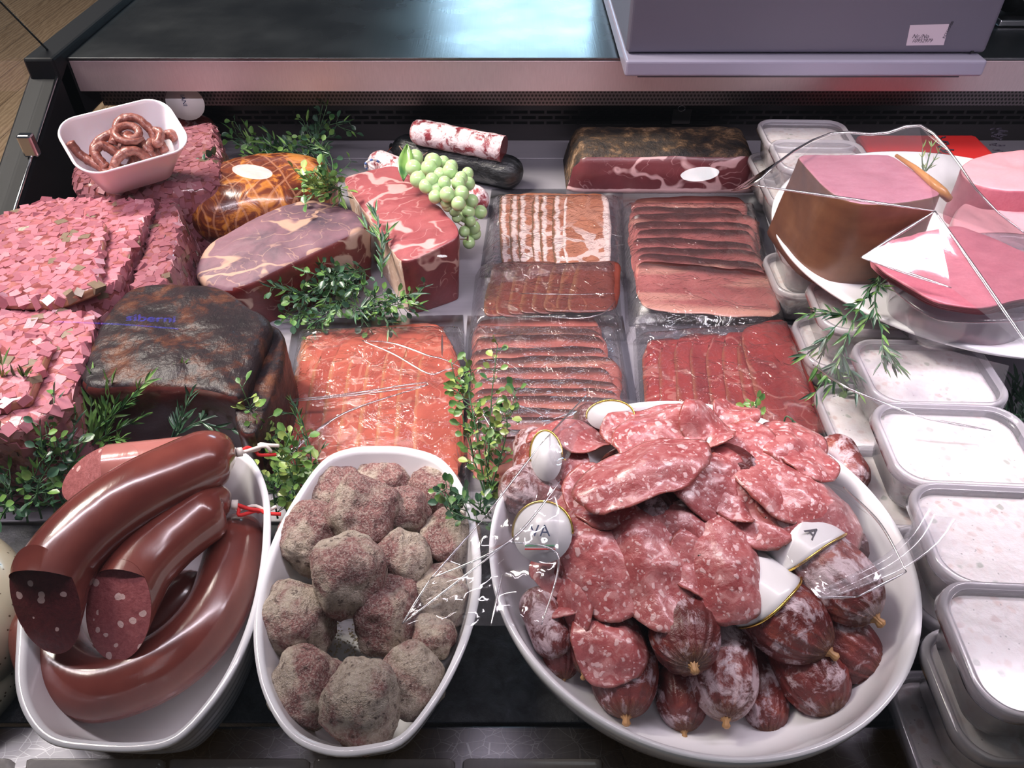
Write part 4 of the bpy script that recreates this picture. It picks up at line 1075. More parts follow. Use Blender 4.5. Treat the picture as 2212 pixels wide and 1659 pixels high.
# ================================================================= ring sausages in the left dish
def ring_sausage(name, cpx, r, label, skin, cutm=None, closed0=True, closed1=True, cutdir=None, seed=1, n=70, cat='sausage', squash=1):
    P = catmull([W(x, y, z) for x, y, z in cpx], n)
    cutc = P[-1].copy(); cutt = (P[-1]-P[-2]).normalized()
    if cutm is not None: P += [cutc+cutt*r*1.7*k/8 for k in range(1, 9)]
    L = [0]
    for a, b in zip(P, P[1:]): L.append(L[-1]+(b-a).length)
    T = L[-1]; R = []
    for l in L:
        k = 1.
        if closed0 and l < r*1.1: k = .08+.92*(1-(1-l/(r*1.1))**2)**.55
        if closed1 and T-l < r*1.1: k = min(k, .08+.92*(1-(1-(T-l)/(r*1.1))**2)**.55)
        R.append(r*k)
    def wr(s, th, p):
        l = s*T; wgt = 0
        if closed0: wgt = max(wgt, max(0, 1-l/(r*1.3)))
        if closed1: wgt = max(wgt, max(0, 1-(T-l)/(r*1.3)))
        return 1+.012*fbm(p, 25, 2, seed)+.05*wgt**1.5*cos(11*th+2*sin(th*3+seed))
    V, Fc = sweep(P, R, 56, wr)
    mats = [skin, cutm or skin]; fm = [0]*len(Fc)
    N = 56
    if cutm is not None and cutdir is not None:   # slanted, slightly domed cut at the end of the path
        cd_ = Vector(cutdir).normalized(); t = cutt; c = cutc
        for k in range(len(V)-16*N, len(V)):
            d = (V[k]-c).dot(cd_)
            if d > 0: V[k] = V[k]-t*d/t.dot(cd_)
        # cap as rings
        last = V[-N:]; cc = sum(last, Vector())/N
        Fc.pop(); fm.pop(); base = len(V)-N
        prev = base
        for q, s in enumerate((.97, .8, .55, .3)):
            st = len(V)
            for v in last: V.append(cc+(v-cc)*s+cd_*(.0022*(1-s*s)+.0006*fbm(v*s, 200, 2, 4)))
            for j in range(N):
                Fc.append((prev+j, prev+(j+1) % N, st+(j+1) % N, st+j)); fm.append(1)
            prev = st
        Fc.append(tuple(range(prev, prev+N))); fm.append(1)
    o = mk(name, V, Fc, mats, fm=fm); tag(o, label, cat)
    if cutm is not None: autosmooth(o, 55)
    return o, P
o, P = ring_sausage('ring_sausage', [(510, 1135, .045), (512, 1170, .050), (497, 1240, .048), (462, 1325, .046), (395, 1405, .046), (300, 1462, .046), (205, 1482, .046), (130, 1440, .046), (98, 1370, .044), (100, 1310, .04)], .0262,
                    'large curved ring sausage lying lowest along the right of the dish', M['bloodskin'], closed1=True)
o2, P2 = ring_sausage('ring_sausage', [(498, 1090, .090), (470, 1092, .092), (415, 1125, .094), (350, 1178, .096), (300, 1235, .097), (256, 1318, .097)], .0262,
                      'middle ring sausage with a pink cut end facing forward', M['bloodskin'], M['sauscut'], closed1=False, cutdir=(-.10, -.68, .72))
o3, P3 = ring_sausage('ring_sausage', [(508, 978, .112), (470, 985, .116), (400, 1015, .122), (300, 1065, .128), (215, 1125, .128), (150, 1190, .126), (112, 1250, .122), (98, 1296, .118)], .0272,
                      'top ring sausage with a dark cut end at the left rim', M['bloodskin'], M['sauscut_dark'], closed1=False, cutdir=(-.12, -.82, .56))
ring_sausage('ring_sausage', [(420, 1240, .03), (390, 1300, .03), (300, 1370, .03), (215, 1390, .03)], .022, 'dark sausage half hidden under the cut ends', M['bloodskin'])
ring_sausage('liver_sausage', [(470, 985, .092), (400, 1000, .094), (300, 1012, .098), (215, 1022, .100)], .0245, 'lighter pink-brown sausage with slanted cut behind the ring sausages', M['liverskin'], M['livercut'], closed1=False, cutdir=(-.42, -.42, .85))
def tie(parent, p, d, cols, seed):
    random.seed(seed)
    cl = mk('clip', *sweep([p+d*.001, p+d*.006], .0042, 12), M['string_w'], parent)
    for k, cn in enumerate(cols):
        q = p+d*.005; pts = [q]
        for s in range(4): q = q+d*.005+Vector((random.uniform(-.006, .009), random.uniform(-.006, .006), random.uniform(-.004, .003))); pts.append(q)
        mk('twine', *sweep(catmull(pts, 16), .0017, 6), M[cn], parent)
d3 = (P3[0]-P3[1]).normalized(); tie(o3, P3[0], d3, ['string_w', 'string_w', 'string_r'], 2)
d2 = (P2[0]-P2[1]).normalized(); tie(o2, P2[0], d2, ['string_r', 'string_w', 'string_r'], 4)
# big pale sausages at the left edge
ring_sausage('white_sausage', [(-260, 1190, .05), (-110, 1215, .05), (-35, 1290, .05), (-60, 1400, .045), (-160, 1500, .04)], .036, 'large pale speckled sausage at the left edge of the picture', M['whitesaus'])
ring_sausage('white_sausage', [(-300, 1330, .02), (-120, 1345, .02), (-40, 1400, .02), (-30, 1470, .02), (-140, 1580, .02)], .026, 'second pale sausage lying lower at the left edge', M['whitesaus'])

# ================================================================= crumbed lumps
balls = [(722,1058,60,58,.055,'grey crumbed lump at the upper left of the middle dish'),(832,1022,56,50,.055,'pale crumbed lump at the top of the middle dish'),(942,1050,54,58,.055,'dark crumbed lump at the upper right rim of the middle dish'),
 (785,1108,70,66,.085,'large round grey crumbed lump lying on top, upper middle'),(884,1112,42,60,.070,'narrow reddish crumbed lump right of the large round one'),(670,1160,66,62,.068,'dark red squarish crumbed lump at the left rim'),
 (872,1212,52,58,.070,'square crumbed lump right of the centre'),(752,1242,74,80,.085,'large reddish crumbed lump at the centre of the middle dish'),(975,1168,56,58,.06,'grey crumbed lump half under the clear film'),
 (640,1345,72,82,.055,'crumbed lump with a pale top at the left wall'),(836,1325,68,76,.060,'pale crumbed lump right of the gap in the middle dish'),(950,1290,60,64,.05,'reddish crumbed lump under the film at the right wall'),
 (666,1484,76,88,.060,'big brown crumbed lump at the lower left of the middle dish'),(888,1470,72,84,.060,'crumbed lump at the lower right with floury side'),(784,1518,82,92,.078,'biggest crumbed lump with pink top at the front of the middle dish'),
 (938,1375,44,40,.04,'small shaded crumbed lump under the edge of the film')]
for k, (x, y, rx, ry, z, lab) in enumerate(balls):
    random.seed(k*7+2); z = max(z, .060) if y > 1300 else z+.003; dd = dep(y, z); y += 14*(y < 1065); kk = 1.0 if (y > 1400 or y < 1085) else 1.08; r = kk*rx/F*dd; rz = .93*kk*ry/F*dd
    tl = Matrix.Rotation(random.uniform(-.45, .45), 4, 'X') @ Matrix.Rotation(random.uniform(-.35, .35), 4, 'Y')
    blob('crumbed_lump', W(x, y, z), r*1.0, r*.98, rz*1.0, random.uniform(0, 1.5), M['crumb'], lab, 'meat lump', .66, .74, .0046, 42, k+1, 64, 40, group='crumbed lumps in the middle dish', tilt=tl)
# loose crumbs on the dish floor
random.seed(8); V = []; Fc = []
for k in range(500):
    x, y = random.gauss(735, 55), random.gauss(1385, 45)
    if k > 330: x, y = random.gauss(650, 28), random.gauss(1235, 25)
    if (x, y) and not (590 < x < 930): continue
    p = W(x, y, .011 if k <= 330 else .030); s = random.uniform(.0006, .0016); b = len(V)
    V += [p+Vector((s, 0, 0)), p+Vector((-s*.6, s, 0)), p+Vector((-s*.6, -s, 0)), p+Vector((0, 0, s*1.3))]
    Fc += [(b, b+1, b+3), (b+1, b+2, b+3), (b+2, b, b+3), (b, b+2, b+1)]
o = mk('breadcrumbs', V, Fc, plain('dry_breadcrumb', (.58, .50, .36), .9), smooth=False); tag(o, 'loose breadcrumbs on the floor of the middle dish', 'breadcrumbs', kind='stuff')
# ================================================================= vacuum packs of sliced ham
def slab(name, q, m, parent, wav=.002, seed=1, curl=0., nu=30, nv=16, th=.0012, rag=.045, lift=0, rc=.08, lab=None, bump_=.0007):
    TL, TR, BR, BL = q; up = Vector((0, 0, 1))
    w = (TR-TL).length; h = (BL-TL).length
    def fn(u, v):
        # round the corners of the sheet and make its edge uneven
        uu, vv = u*2-1, v*2-1
        k = rc
        s = 1-k*(uu*uu*vv*vv)**2*1.4
        uu *= s; vv *= s
        e = max(abs(uu), abs(vv))**4
        nx = fbm(Vector((u*w, v*h, seed*.37)), 28, 3, seed)
        ny = fbm(Vector((u*w, v*h, seed*.91)), 28, 3, seed+5)
        u2 = (uu+nx*rag*e)/2+.5; v2 = (vv+ny*rag*e)/2+.5
        p = bil(TL, TR, BR, BL, u2, v2)
        return p+up*(fbm(p, 22, 2, seed)*wav*.5+bump_*sin(v*9+seed)+curl*max(0, 1-v*6)**2+lift*(1-v))
    v, f, uv = grid(fn, nu, nv)
    o = mk(name, v, f, m, parent, uv=uv); recalc(o); solid(o, th, 0)
    if lab: o['label'] = lab
    return o
def bagsheet(pk, quad, z, wav, seed, nu=60, nv=60, base=True, sag=.7, hump=None):
    q = [W(x, y, z if len(r) == 0 else r[0]) for x, y, *r in quad]
    def fn(u, v):
        p = bil(*q, u, v); e = min(u, 1-u, v, 1-v)
        k = min(1, e/.10)
        zz = .0015+(p.z-.0015)*(k*(2-k))
        nn = 1-abs(fbm(p, 24, 3, seed)); nn2 = fbm(p, 9, 2, seed+3)
        return Vector((p.x, p.y, zz+wav*nn**3*k+wav*.6*nn2*k))
    v, f, uv = grid(fn, nu, nv); mk('bag_front', v, f, M['bag'], pk, uv=uv)
    if base:
        q0 = [W(x, y, .0006) for x, y, *r in quad]
        def fb(u, v): return bil(*q0, u, v)
        v, f, uv = grid(fb, 4, 4); solid(mk('bag_back', v, f, M['bagbase'], pk, uv=uv), .0003)
def pack(label, quad, z, wav=.002, seed=1, **k):
    c = sum((W(x, y, 0) for x, y, *r in quad), Vector())/4
    r = empty('vacuum_pack', c, label, 'meat pack', 'vacuum packs of sliced ham'); bagsheet(r, quad, z, wav, seed, **k); return r
lerp = lambda a, b, t: a+(b-a)*t
# C: bacon slices, upper right
pC = pack('vacuum pack of smoked bacon slices right of the coppa pack, under the speck block', [(1345, 418), (1640, 420), (1720, 704), (1358, 704)], .030, .0012, 3)
n = 9
for k in range(n):
    t = k/(n-1); z = .005+.0026*k; random.seed(k+70)
    TL = (lerp(1356, 1366, t)+random.uniform(-7, 7), lerp(431, 566, t)+random.uniform(-4, 4)); TR = (lerp(1612, 1664, t)+random.uniform(-12, 8), lerp(431, 590, t**1.1)+random.uniform(-5, 5)); h = 105 if k < n-1 else 108
    slab('bacon_slice', [W(*TL, z+.003), W(*TR, z+.003), W(TR[0]+18, TR[1]+h*.92, z-.001), W(TL[0]+10, TL[1]+h, z-.001)], M['sl_bacon2'] if k < 8 else M['sl_bacon2'], pC, .003, 10+k, curl=.003)
# D: bacon slices, centre
pD = pack('vacuum pack of brown-edged bacon slices in the middle, behind the salami bowl', [(1010, 682), (1345, 682), (1400, 1010), (985, 1010)], .036, .0018, 5)
n = 13
for k in range(n):
    t = k/(n-1); z = .005+.0022*k
    random.seed(k+40); TL = (lerp(1022, 1014, t)+random.uniform(-8, 8), lerp(690, 950, t)+random.uniform(-5, 5)); TR = (lerp(1305, 1368, t)+random.uniform(-12, 10), lerp(686, 955, t)+random.uniform(-6, 6))
    slab('bacon_slice', [W(*TL, z+.003), W(*TR, z+.003), W(TR[0]+12, TR[1]+100, z-.001), W(TL[0]+2, TL[1]+100, z-.001)], M['sl_bacon'], pD, .0035, 30+k, curl=.003)
# A: coppa
pA = pack('vacuum pack of fanned coppa slices with white fat edges, upper middle', [(1062, 408), (1345, 408), (1352, 600), (1035, 600)], .024, .0012, 7)
xs = [1078, 1100, 1118, 1148, 1165, 1192, 1216]
for k, x in enumerate(xs):
    z = .004+.002*k; last = k == len(xs)-1; ww = 96 if not last else 104
    slab('coppa_slice', [W(x, 420, z), W(x+ww-4, 418, z-.0015), W(x+ww+2, 582, z-.0015), W(x+2, 578, z)], M['sl_coppa'] if not last else M['sl_coppafat'], pA, .0015, 50+k, rag=.05, nu=16, nv=26, lab='coppa slice with a broad white fat edge' if last else None)
# B: dark brown slices below
pB = pack('vacuum pack of dark brown dried beef slices below the coppa pack', [(1025, 560), (1340, 556), (1352, 696), (1010, 698)], .030, .0018, 9, base=False)
for k in range(8):
    z = .010+.0019*k; x = 1048+k*26
    slab('dried_beef_slice', [W(x+16, 568, z), W(x+112, 566, z-.0015), W(x+106, 682-k*1.5, z-.001), W(x-8, 684-k*1.5, z)], M['sl_bresaola'], pB, .003, 70+k, rag=.05, nu=16, nv=18, bump_=.001)
# E: pink raw ham, left of centre
pE = pack('vacuum pack of pinkish orange raw ham slices behind the crumbed meat dish', [(636, 690), (1000, 680), (1015, 1040), (568, 1060)], .028, .0028, 11)
slab('raw_ham_slice', [W(655, 722, .006), W(955, 694, .006), W(1000, 800, .005), (W(640, 800, .005))], M['sl_ham'], pE, .002, 90, rag=.06)
for k in range(8):
    z = .0065+.0016*k; xt = lerp(648, 905, k/7); xb = lerp(590, 885, k/7)
    ww = 88; yt = 745+6*sin(k*2.1)-k*1.5
    slab('raw_ham_slice', [W(xt, yt, z), W(xt+ww, yt-4, z-.001), W(xb+ww+35, 1050, z-.001), W(xb, 1050, z)], M['sl_ham'], pE, .002, 91+k, rag=.05, nu=14, nv=30, rc=.2)
# F: dark raw ham, right
pF = pack('vacuum pack of dark red raw ham slices right of the bacon pack, behind the bowl', [(1372, 700), (1716, 672), (1815, 950), (1388, 965)], .030, .0018, 13)
for k in range(7):
    z = .005+.0018*k; xt = lerp(1384, 1585, k/6); xb = lerp(1398, 1620, k/6); yt = lerp(735, 722, k/6)+5*sin(k*2)
    slab('raw_ham_slice', [W(xt, yt, z), W(xt+88, yt-8, z-.001), W(xb+100, 960, z-.001), W(xb, 960, z)], M['sl_hamdark'], pF, .002, 110+k, rag=.05, nu=14, nv=26, rc=.2)
slab('raw_ham_slice', [W(1590, 712, .022), W(1702, 684, .020), W(1795, 930, .018), W(1665, 958, .020)], M['sl_hamdark'], pF, .002, 120, rag=.05, nu=16, nv=26, rc=.1, lab='widest dark ham slice, lying topmost')
# folds of stiff clear film catching the strip lamp
def folds(parent, lines, r=.0007, m=None):
    r = r*1.5
    L = []
    for ln in lines:
        P = catmull([W(*p) for p in ln], 26) if len(ln) > 2 else [W(*ln[0]).lerp(W(*ln[1]), i/25) for i in range(26)]
        P = [p+Vector((0, 0, .0005*fbm(p, 60, 2, 7))) for p in P]
        L.append((P, [r*(.25+.75*sin(pi*(i+.5)/26)) for i in range(26)]))
    o = mk('film_fold', *tubes(L, 8), m or M['fold'], parent); return o
M['fold'] = NB('folded_clear_film').thin((.95, .95, .97), haze=.10, hazecol=(.9, .88, .92), rough=.14, gloss_gain=11)
folds(pE, [[(622, 864, .034), (760, 850, .036), (905, 828, .036), (925, 832, .036)], [(622, 868, .033), (780, 852, .035), (925, 832, .036)], [(925, 832, .036), (760, 885, .036), (680, 935, .034), (608, 985, .03)], [(925, 830, .036), (740, 895, .035), (650, 960, .033), (612, 1010, .03)],
           [(782, 736, .036), (850, 742, .036), (925, 768, .037), (955, 775, .036), (998, 795, .034)], [(782, 736, .036), (850, 765, .037), (925, 807, .037), (960, 800, .036), (985, 795, .034)], [(955, 722, .036), (955, 770, .036)]], .0008)
folds(pA, [[(1040, 548, .022), (1075, 520, .024), (1080, 520, .024)], [(1320, 505, .022), (1345, 512, .02)], [(1325, 530, .022), (1350, 528, .02)]], .0005)
folds(pB, [[(1160, 682, .030), (1240, 688, .030), (1300, 678, .028), (1330, 650, .026)], [(1120, 634, .030), (1220, 636, .030), (1330, 634, .028)]], .0006)
folds(pD, [[(1040, 888, .04), (1072, 935, .036), (1150, 1000, .03)], [(1060, 880, .04), (1120, 878, .04), (1180, 900, .04)], [(1195, 905, .04), (1260, 890, .04), (1340, 905, .04)]], .0009)

# ================================================================= plastic tubs of meat salad
def tub_proto():
    hw, hd, H = .067, .049, .050
    r = empty('salad_tub', (0, 0, 0), 'salad tub', 'tub')
    def ring(s, z, rr=.022, g=0): return [Vector((x, y, z)) for x, y in rrect(hw*s+g, hd*s+g, rr, 10)]
    R = [ring(.30, .0005, .008), ring(.76, .0005, .016), ring(.80, .003, .018), ring(.90, H-.008, .022), ring(.905, H-.007, .022), ring(.93, H-.0065, .023), ring(.93, H-.003, .023)]
    mk('container', *rings_mesh(R, True, False), M['tub'], r)
    R = [ring(.30, .002, .008), ring(.745, .002, .015), ring(.79, .005, .018), ring(.885, H-.0105, .021)]
    V, Fc = rings_mesh(R, True, False); n = len(R[0]); last = V[-n:]
    c = sum(last, Vector())/n; prev = len(V)-n
    for k, s in enumerate((.95, .85, .72, .58, .44, .3, .15)):
        st = len(V)
        for v in last: p = c+(v-c)*s; V.append(p+Vector((0, 0, .0012*fbm(p, 60, 3, 4)+(.001 if s < .9 else 0))))
        for j in range(n): Fc.append((prev+j, prev+(j+1) % n, st+(j+1) % n, st+j))
        prev = st
    Fc.append(tuple(range(prev, prev+n)))
    mk('filling', V, Fc, M['salad'], r)
    R = [ring(.972, H-.009, .024, .0008), ring(.985, H-.0085, .025, .0012), ring(.985, H-.002, .025, .0004), ring(.98, H, .025), ring(.95, H+.0008, .024), ring(.92, H+.0002, .023), ring(.905, H-.0022, .022), ring(.885, H-.0024, .021)]
    lid = mk('lid', *rings_mesh(R[7:]+[ring(.5, H-.0026, .012)], False, True), M['lid'], r)
    mk('lid_rim', *rings_mesh(R, False, False), M['lidrim'], lid)
    # torn corner flap of the lid at its front left corner
    return r
def copy_tree(o, parent=None):
    c = o.copy(); COL.objects.link(c)
    if parent is not None: c.parent = parent
    for ch in [x for x in list(COL.objects) if x.parent == o]: copy_tree(ch, c)
    return c
proto = tub_proto(); first = [True]
KIDS = {}
def put_tub(px, py, ztop, yaw, label, sx=1., sy=1., tilt=(0, 0), xyz=None, H=.050):
    t = proto if first[0] else copy_tree(proto); first[0] = False
    p = W(px, py, ztop) if xyz is None else Vector(xyz)
    t.location = (p.x, p.y, p.z-H); t.rotation_euler = (tilt[0], tilt[1], yaw); t.scale = (sx, sy, 1)
    t['label'] = label; t['category'] = 'tub'; t['group'] = 'plastic tubs of meat salad'; return p
# lid centres: (px, py, top z, yaw)
p = put_tub(2288, 1398, .152, -.05, 'nearest open-looking white salad tub at the lower right, top of its stack')
put_tub(0, 0, 0, -.02, 'middle tub of the front right stack, its corner showing left of the top one', xyz=(p.x+.004, p.y-.006, .1015))
put_tub(0, 0, 0, .0, 'lowest tub of the front right stack, dim at the bottom corner', xyz=(p.x-.006, p.y-.012, .0508))
p = put_tub(2185, 1152, .140, -.06, 'overexposed white salad tub second from the front, top of its stack')
put_tub(0, 0, 0, -.03, 'tub under the overexposed one, its clear lid edge showing at the left', xyz=(p.x-.002, p.y-.004, .0895), sx=.99)
put_tub(0, 0, 0, 0., 'bottom tub of the second stack, beside the bowl rim', xyz=(p.x-.001, p.y+.004, .0385+.0118), H=.050)
p = put_tub(2074, 955, .130, -.05, 'salad tub with smeared lid third from the front, top of its stack')
put_tub(0, 0, 0, -.02, 'tub under the smeared-lid tub, beside the salami bowl', xyz=(p.x-.014, p.y-.006, .0795))
p = put_tub(2006, 800, .112, -.02, 'tub with dim clear lid right under the edge of the white platter')
put_tub(0, 0, 0, .0, 'lower tub below the platter edge, left corner showing', xyz=(p.x-.028, p.y-.012, .0612))
p = put_tub(1742, 288, .118, -.03, 'rearmost tub with dark-reflecting lid at the back wall')
put_tub(0, 0, 0, .02, 'tub under the rearmost tub at the back wall', xyz=(p.x-.004, p.y-.004, .0672))
p = put_tub(1775, 334, .120, -.03, 'white tub standing in front of the rearmost tub, behind the pink loaf')
put_tub(0, 0, 0, 0., 'tub below the white tub behind the pink loaf', xyz=(p.x-.004, p.y-.004, .0692))
put_tub(0, 0, 0, -.02, 'tub left under the platter, beside the bacon pack', xyz=(.402, .838, .092))
put_tub(0, 0, 0, .0, 'bottom tub left under the platter, beside the bacon pack', xyz=(.398, .834, .0412+.0098))
put_tub(0, 0, 0, -.04, 'tub under the left front of the platter, behind the ham packs', xyz=(.405, .700, .100))
put_tub(0, 0, 0, .0, 'bottom tub under the left front of the platter', xyz=(.400, .696, .0502))

# ================================================================= white platter with the meat loaf
PC = Vector((.535, .790, 0)); PRr = .222; PZ = .128
def platter():
    pr = [(.2, .112), (.55, .112), (.58, .1105), (.62, .114), (.80, .119), (.93, .123), (1.0, PZ+.001), (1.0, PZ+.004), (.985, PZ+.005), (.92, .1275), (.80, .1235), (.66, .119), (.45, .1175), (.2, .1172)]
    R = [[PC+Vector((a*PRr*cos(2*pi*k/128), a*PRr*sin(2*pi*k/128), h)) for k in range(128)] for a, h in pr]
    o = mk('platter', *rings_mesh(R), M['ceramic']); tag(o, 'large round white platter resting on tubs, carrying the pink meat loaf', 'platter')
platter()
zt = .222
top = [(1742, 363, zt), (1718, 334, zt), (1760, 331, zt), (1890, 333, zt), (1934, 335, zt), (2034, 413, zt), (2028, 424, zt), (1934, 440, zt), (1869, 441, zt), (1826, 433, zt), (1788, 412, zt)]
TP = [W(*p) for p in top]
block('meat_loaf', TP, [M['loaf_cut'], M['loaf'], M['loaf']], 'brown-crusted meat loaf with a pink cut top on the white platter', 'meat loaf', bscale=1.10, rnd=.0035, amp=.0012, nsc=25, seed=71, chk=2, zb=.1195, mode='w', bshift=(-.004, .004), N=128, nh=10)
# strip of golden crust at the right edge
sk = mk('crust_strip', *sweep([W(1936, 336, .2235), W(1975, 362, .224), W(2018, 398, .224), W(2036, 415, .222), W(2050, 430, .214)], [.002, .003, .0045, .005, .004], 10), plain('golden_crust', (.50, .22, .055), .4, 0, coat=.2)); tag(sk, 'golden strip of crust peeling from the right edge of the meat loaf', 'crust')
# clear ribbed box with ham slices
bx = W(2135, 640, .165)
r = empty('clear_box', (bx.x, bx.y, .1175), 'clear ribbed plastic box on the platter under the sliced pink loaf', 'box')
bm_ = [W(1888, 590, .165), W(2010, 505, .165), W(2300, 505, .165), W(2300, 690, .165), W(2060, 700, .165), W(1990, 680, .165)]
P = resample(chaikin(bm_ if sum(a.x*b.y-b.x*a.y for a, b in zip(bm_, bm_[1:]+bm_[:1])) > 0 else bm_[::-1], 3), 120, True); c = sum(P, Vector())/120
R = []
for i, (s, z) in enumerate([(.80, .1185), (.84, .119), (.88, .130), (.93, .148), (.95, .160), (.97, .1635), (1.0, .164), (1.0, .1665), (.97, .167)]):
    R.append([Vector((c.x+(p.x-c.x)*s*(1+(.006 if (k//2) % 2 else 0)*(2 <= i <= 4)), c.y+(p.y-c.y)*s*(1+(.006 if (k//2) % 2 else 0)*(2 <= i <= 4)), z)) for k, p in enumerate(P)])
mk('box_wall', *rings_mesh(R, True, True), M['cleartub'], r)
hs = [(1878, 556), (1903, 524), (1950, 512), (2046, 487), (2085, 487), (2215, 545), (2330, 600), (2320, 640), (2214, 642), (2135, 664), (2095, 664), (2020, 652), (1950, 610), (1912, 588)]
for k in range(8):
    z0 = .1675+.0034*k; f = k/7
    q = [W(x+(1-f)*(-4 if k % 2 else 6), y+(1-f)*12, z0+.002) for x, y in hs]
    block('meat_slice', q, [M['loaf_slice']]*2, ('topmost pink loaf slice on the clear box right of the meat loaf' if k == 7 else 'pink loaf slice in the layered pile on the clear box'), 'meat slice', bscale=1.0, rnd=.0014, amp=.0016, nsc=40, seed=130, chk=2, zb=z0, mode='w', nh=2, ns=8, N=96, group='sliced pink loaf on the clear box' if k < 7 else 'sliced pink loaf on the clear box')
# mortadella halves and red pack at the right
def ell(cx, cy, rx, ry, n=18): return [(cx+rx*cos(2*pi*i/n), cy+ry*sin(2*pi*i/n)) for i in range(n)]
block('pink_sausage_slice', ell(2220, 480, 165, 74), [M['mortadella']]*2, 'wide pale pink sausage slice lying behind the sliced loaf at the right', 'meat slice', zt=.150, zb=.134, bscale=1.0, rnd=.003, amp=.002, nsc=30, seed=75)
block('pink_sausage_half', ell(2205, 368, 132, 44), [M['mortadella'], M['loaf_slice']], 'large pink sausage half near the red pack at the right edge', 'sausage', zt=.178, zb=.08, bscale=.96, rnd=.004, amp=.002, nsc=30, seed=76)
def redpack():
    x0, x1 = WY(1885, 320, 1.10).x, WY(2158, 320, 1.10).x
    r = empty('red_pack', ((x0+x1)/2, 1.11, 0), 'bright red pack with black brush marks at the right back', 'pack')
    o = mk('card', *box(x0, x1, 1.05, 1.17, 0, .085), M['red_card'], r, smooth=False); bevel(o, .008, 3)
    random.seed(12)
    L = []
    for k in range(26):
        for (cx, cy) in ((2035, 318), (2150, 300)):
            a = W(cx+random.uniform(-12, 12), cy+random.uniform(-22, 26), .0862); L.append(([a, a+Vector((random.uniform(.003, .012), random.uniform(-.006, .004), .0002))], random.uniform(.0006, .0014)))
    o = mk('brush_marks', *tubes(L, 6), M['ink'], r)
redpack()
# ================================================================= salamis in the round bowl
SG = 'salamis in the round bowl'
def bs(kpx, rpx, zk, back, lab, zb=None, moldy=False, dz=0, L=.10, kn=True, seed=1):
    """salami whose knotted end shows at kpx (photo position of the knot, height zk); body runs back along `back` (world dx, dy, dz)"""
    kn_ = W(kpx[0], kpx[1], zk); r = rpx/F*dep(kpx[1], zk)
    A = kn_+Vector(back).normalized()*L
    o = salami('salami', A, kn_, r, M['salami_moldy'] if moldy else M['salami_skin'], lab, SG, ends=(.16, .22), wrk=.075, seed=seed, knots=(1,), knotr=.17, tip=.12)
    return o, A, kn_, r
bs((1498, 1438), 82, .085, (.0, .85, -.25), 'salami with a pale flour patch pointing at the viewer, front middle', L=.075, seed=1)
bs((1568, 1553), 78, .045, (.12, .9, .0), 'mould-speckled salami right below the front middle one', L=.085, seed=2, moldy=True)
oL, AL, KL, rL = bs((1790, 1408), 88, .074, (-.55, .60, -.02), 'salami wearing a white label with golden edge, front right', L=.11, seed=3)
bs((1802, 1545), 80, .042, (-.25, .9, .05), 'reddish salami with a bright orange spot at the right front', L=.08, seed=4)
bs((1902, 1455), 80, .050, (-.7, .6, .0), 'dark salami lying at the right wall of the bowl', L=.09, seed=5)
oR, AR, KR, rR = bs((1890, 1335), 88, .090, (-.45, .8, -.05), 'greyish moulded salami under the torn film at the right', L=.12, seed=6, moldy=True)
bs((1352, 1548), 76, .040, (.05, .9, .05), 'dim salami at the lower left front of the bowl', L=.08, seed=7)
bs((1478, 1580), 56, .024, (.05, .9, .1), 'shadowed salami deep between the two front ones', L=.08, seed=8)
bs((1262, 1455), 54, .045, (.3, .8, .15), 'dim salami half hidden under the lowest salami slice', L=.08, seed=9)
bs((1217, 1468), 46, .035, (-.05, .9, .2), 'shadowed salami at the far left front of the bowl', L=.07, seed=10)
bs((1660, 1588), 50, .022, (.1, .9, .1), 'barely visible salami at the bottom of the bowl between two others', L=.08, seed=11)
o1 = salami('salami', W(1080, 1040, .10), W(1240, 1100, .085), 56/F*dep(1070, .1), M['salami_moldy'], 'purple salami with a white paper label under the film at the left', SG, knots=(), seed=12)
o2_ = salami('salami', W(1150, 940, .085), W(1150, 1060, .10), 44/F*dep(1000, .1), M['salami_moldy'], 'labelled salami standing at the upper left rim under film', SG, knots=(), seed=13)
o3_ = salami('salami', W(1240, 900, .10), W(1440, 935, .08), 36/F*dep(900, .1), M['salami_skin'], 'salami with a white label at the back rim of the bowl', SG, knots=(), seed=14)
salami('salami', W(1790, 950, .08), W(1850, 1060, .08), 44/F*dep(1000, .08), M['salami_moldy'], 'salami behind film at the right back rim of the bowl', SG, knots=(), seed=15)
salami('salami', W(1820, 1150, .06), W(1920, 1225, .055), 40/F*dep(1190, .06), M['salami_skin'], 'small salami end at the right rim behind the label', SG, knots=(), seed=16)
salami('salami', W(1150, 1270, .07), W(1210, 1420, .05), 44/F*dep(1330, .06), M['salami_moldy'], 'dark wrinkled salami at the left wall under the film', SG, knots=(), seed=17)
# those that carry the heap of slices
for k, (a, b, r) in enumerate([((1300, 1000, .07), (1500, 1130, .07), .030), ((1500, 1000, .07), (1700, 1100, .075), .030), ((1400, 1150, .07), (1420, 1300, .065), .030), ((1560, 1120, .075), (1580, 1290, .07), .028), ((1270, 1120, .06), (1260, 1290, .055), .026), ((1500, 1000, .115), (1640, 1050, .11), .027), ((1320, 1040, .11), (1460, 1120, .112), .026)]):
    salami('salami', W(*a), W(*b), r, M['salami_skin'], 'salami buried under the heap of salami slices', 'buried salamis of the round bowl', knots=(), seed=30+k)
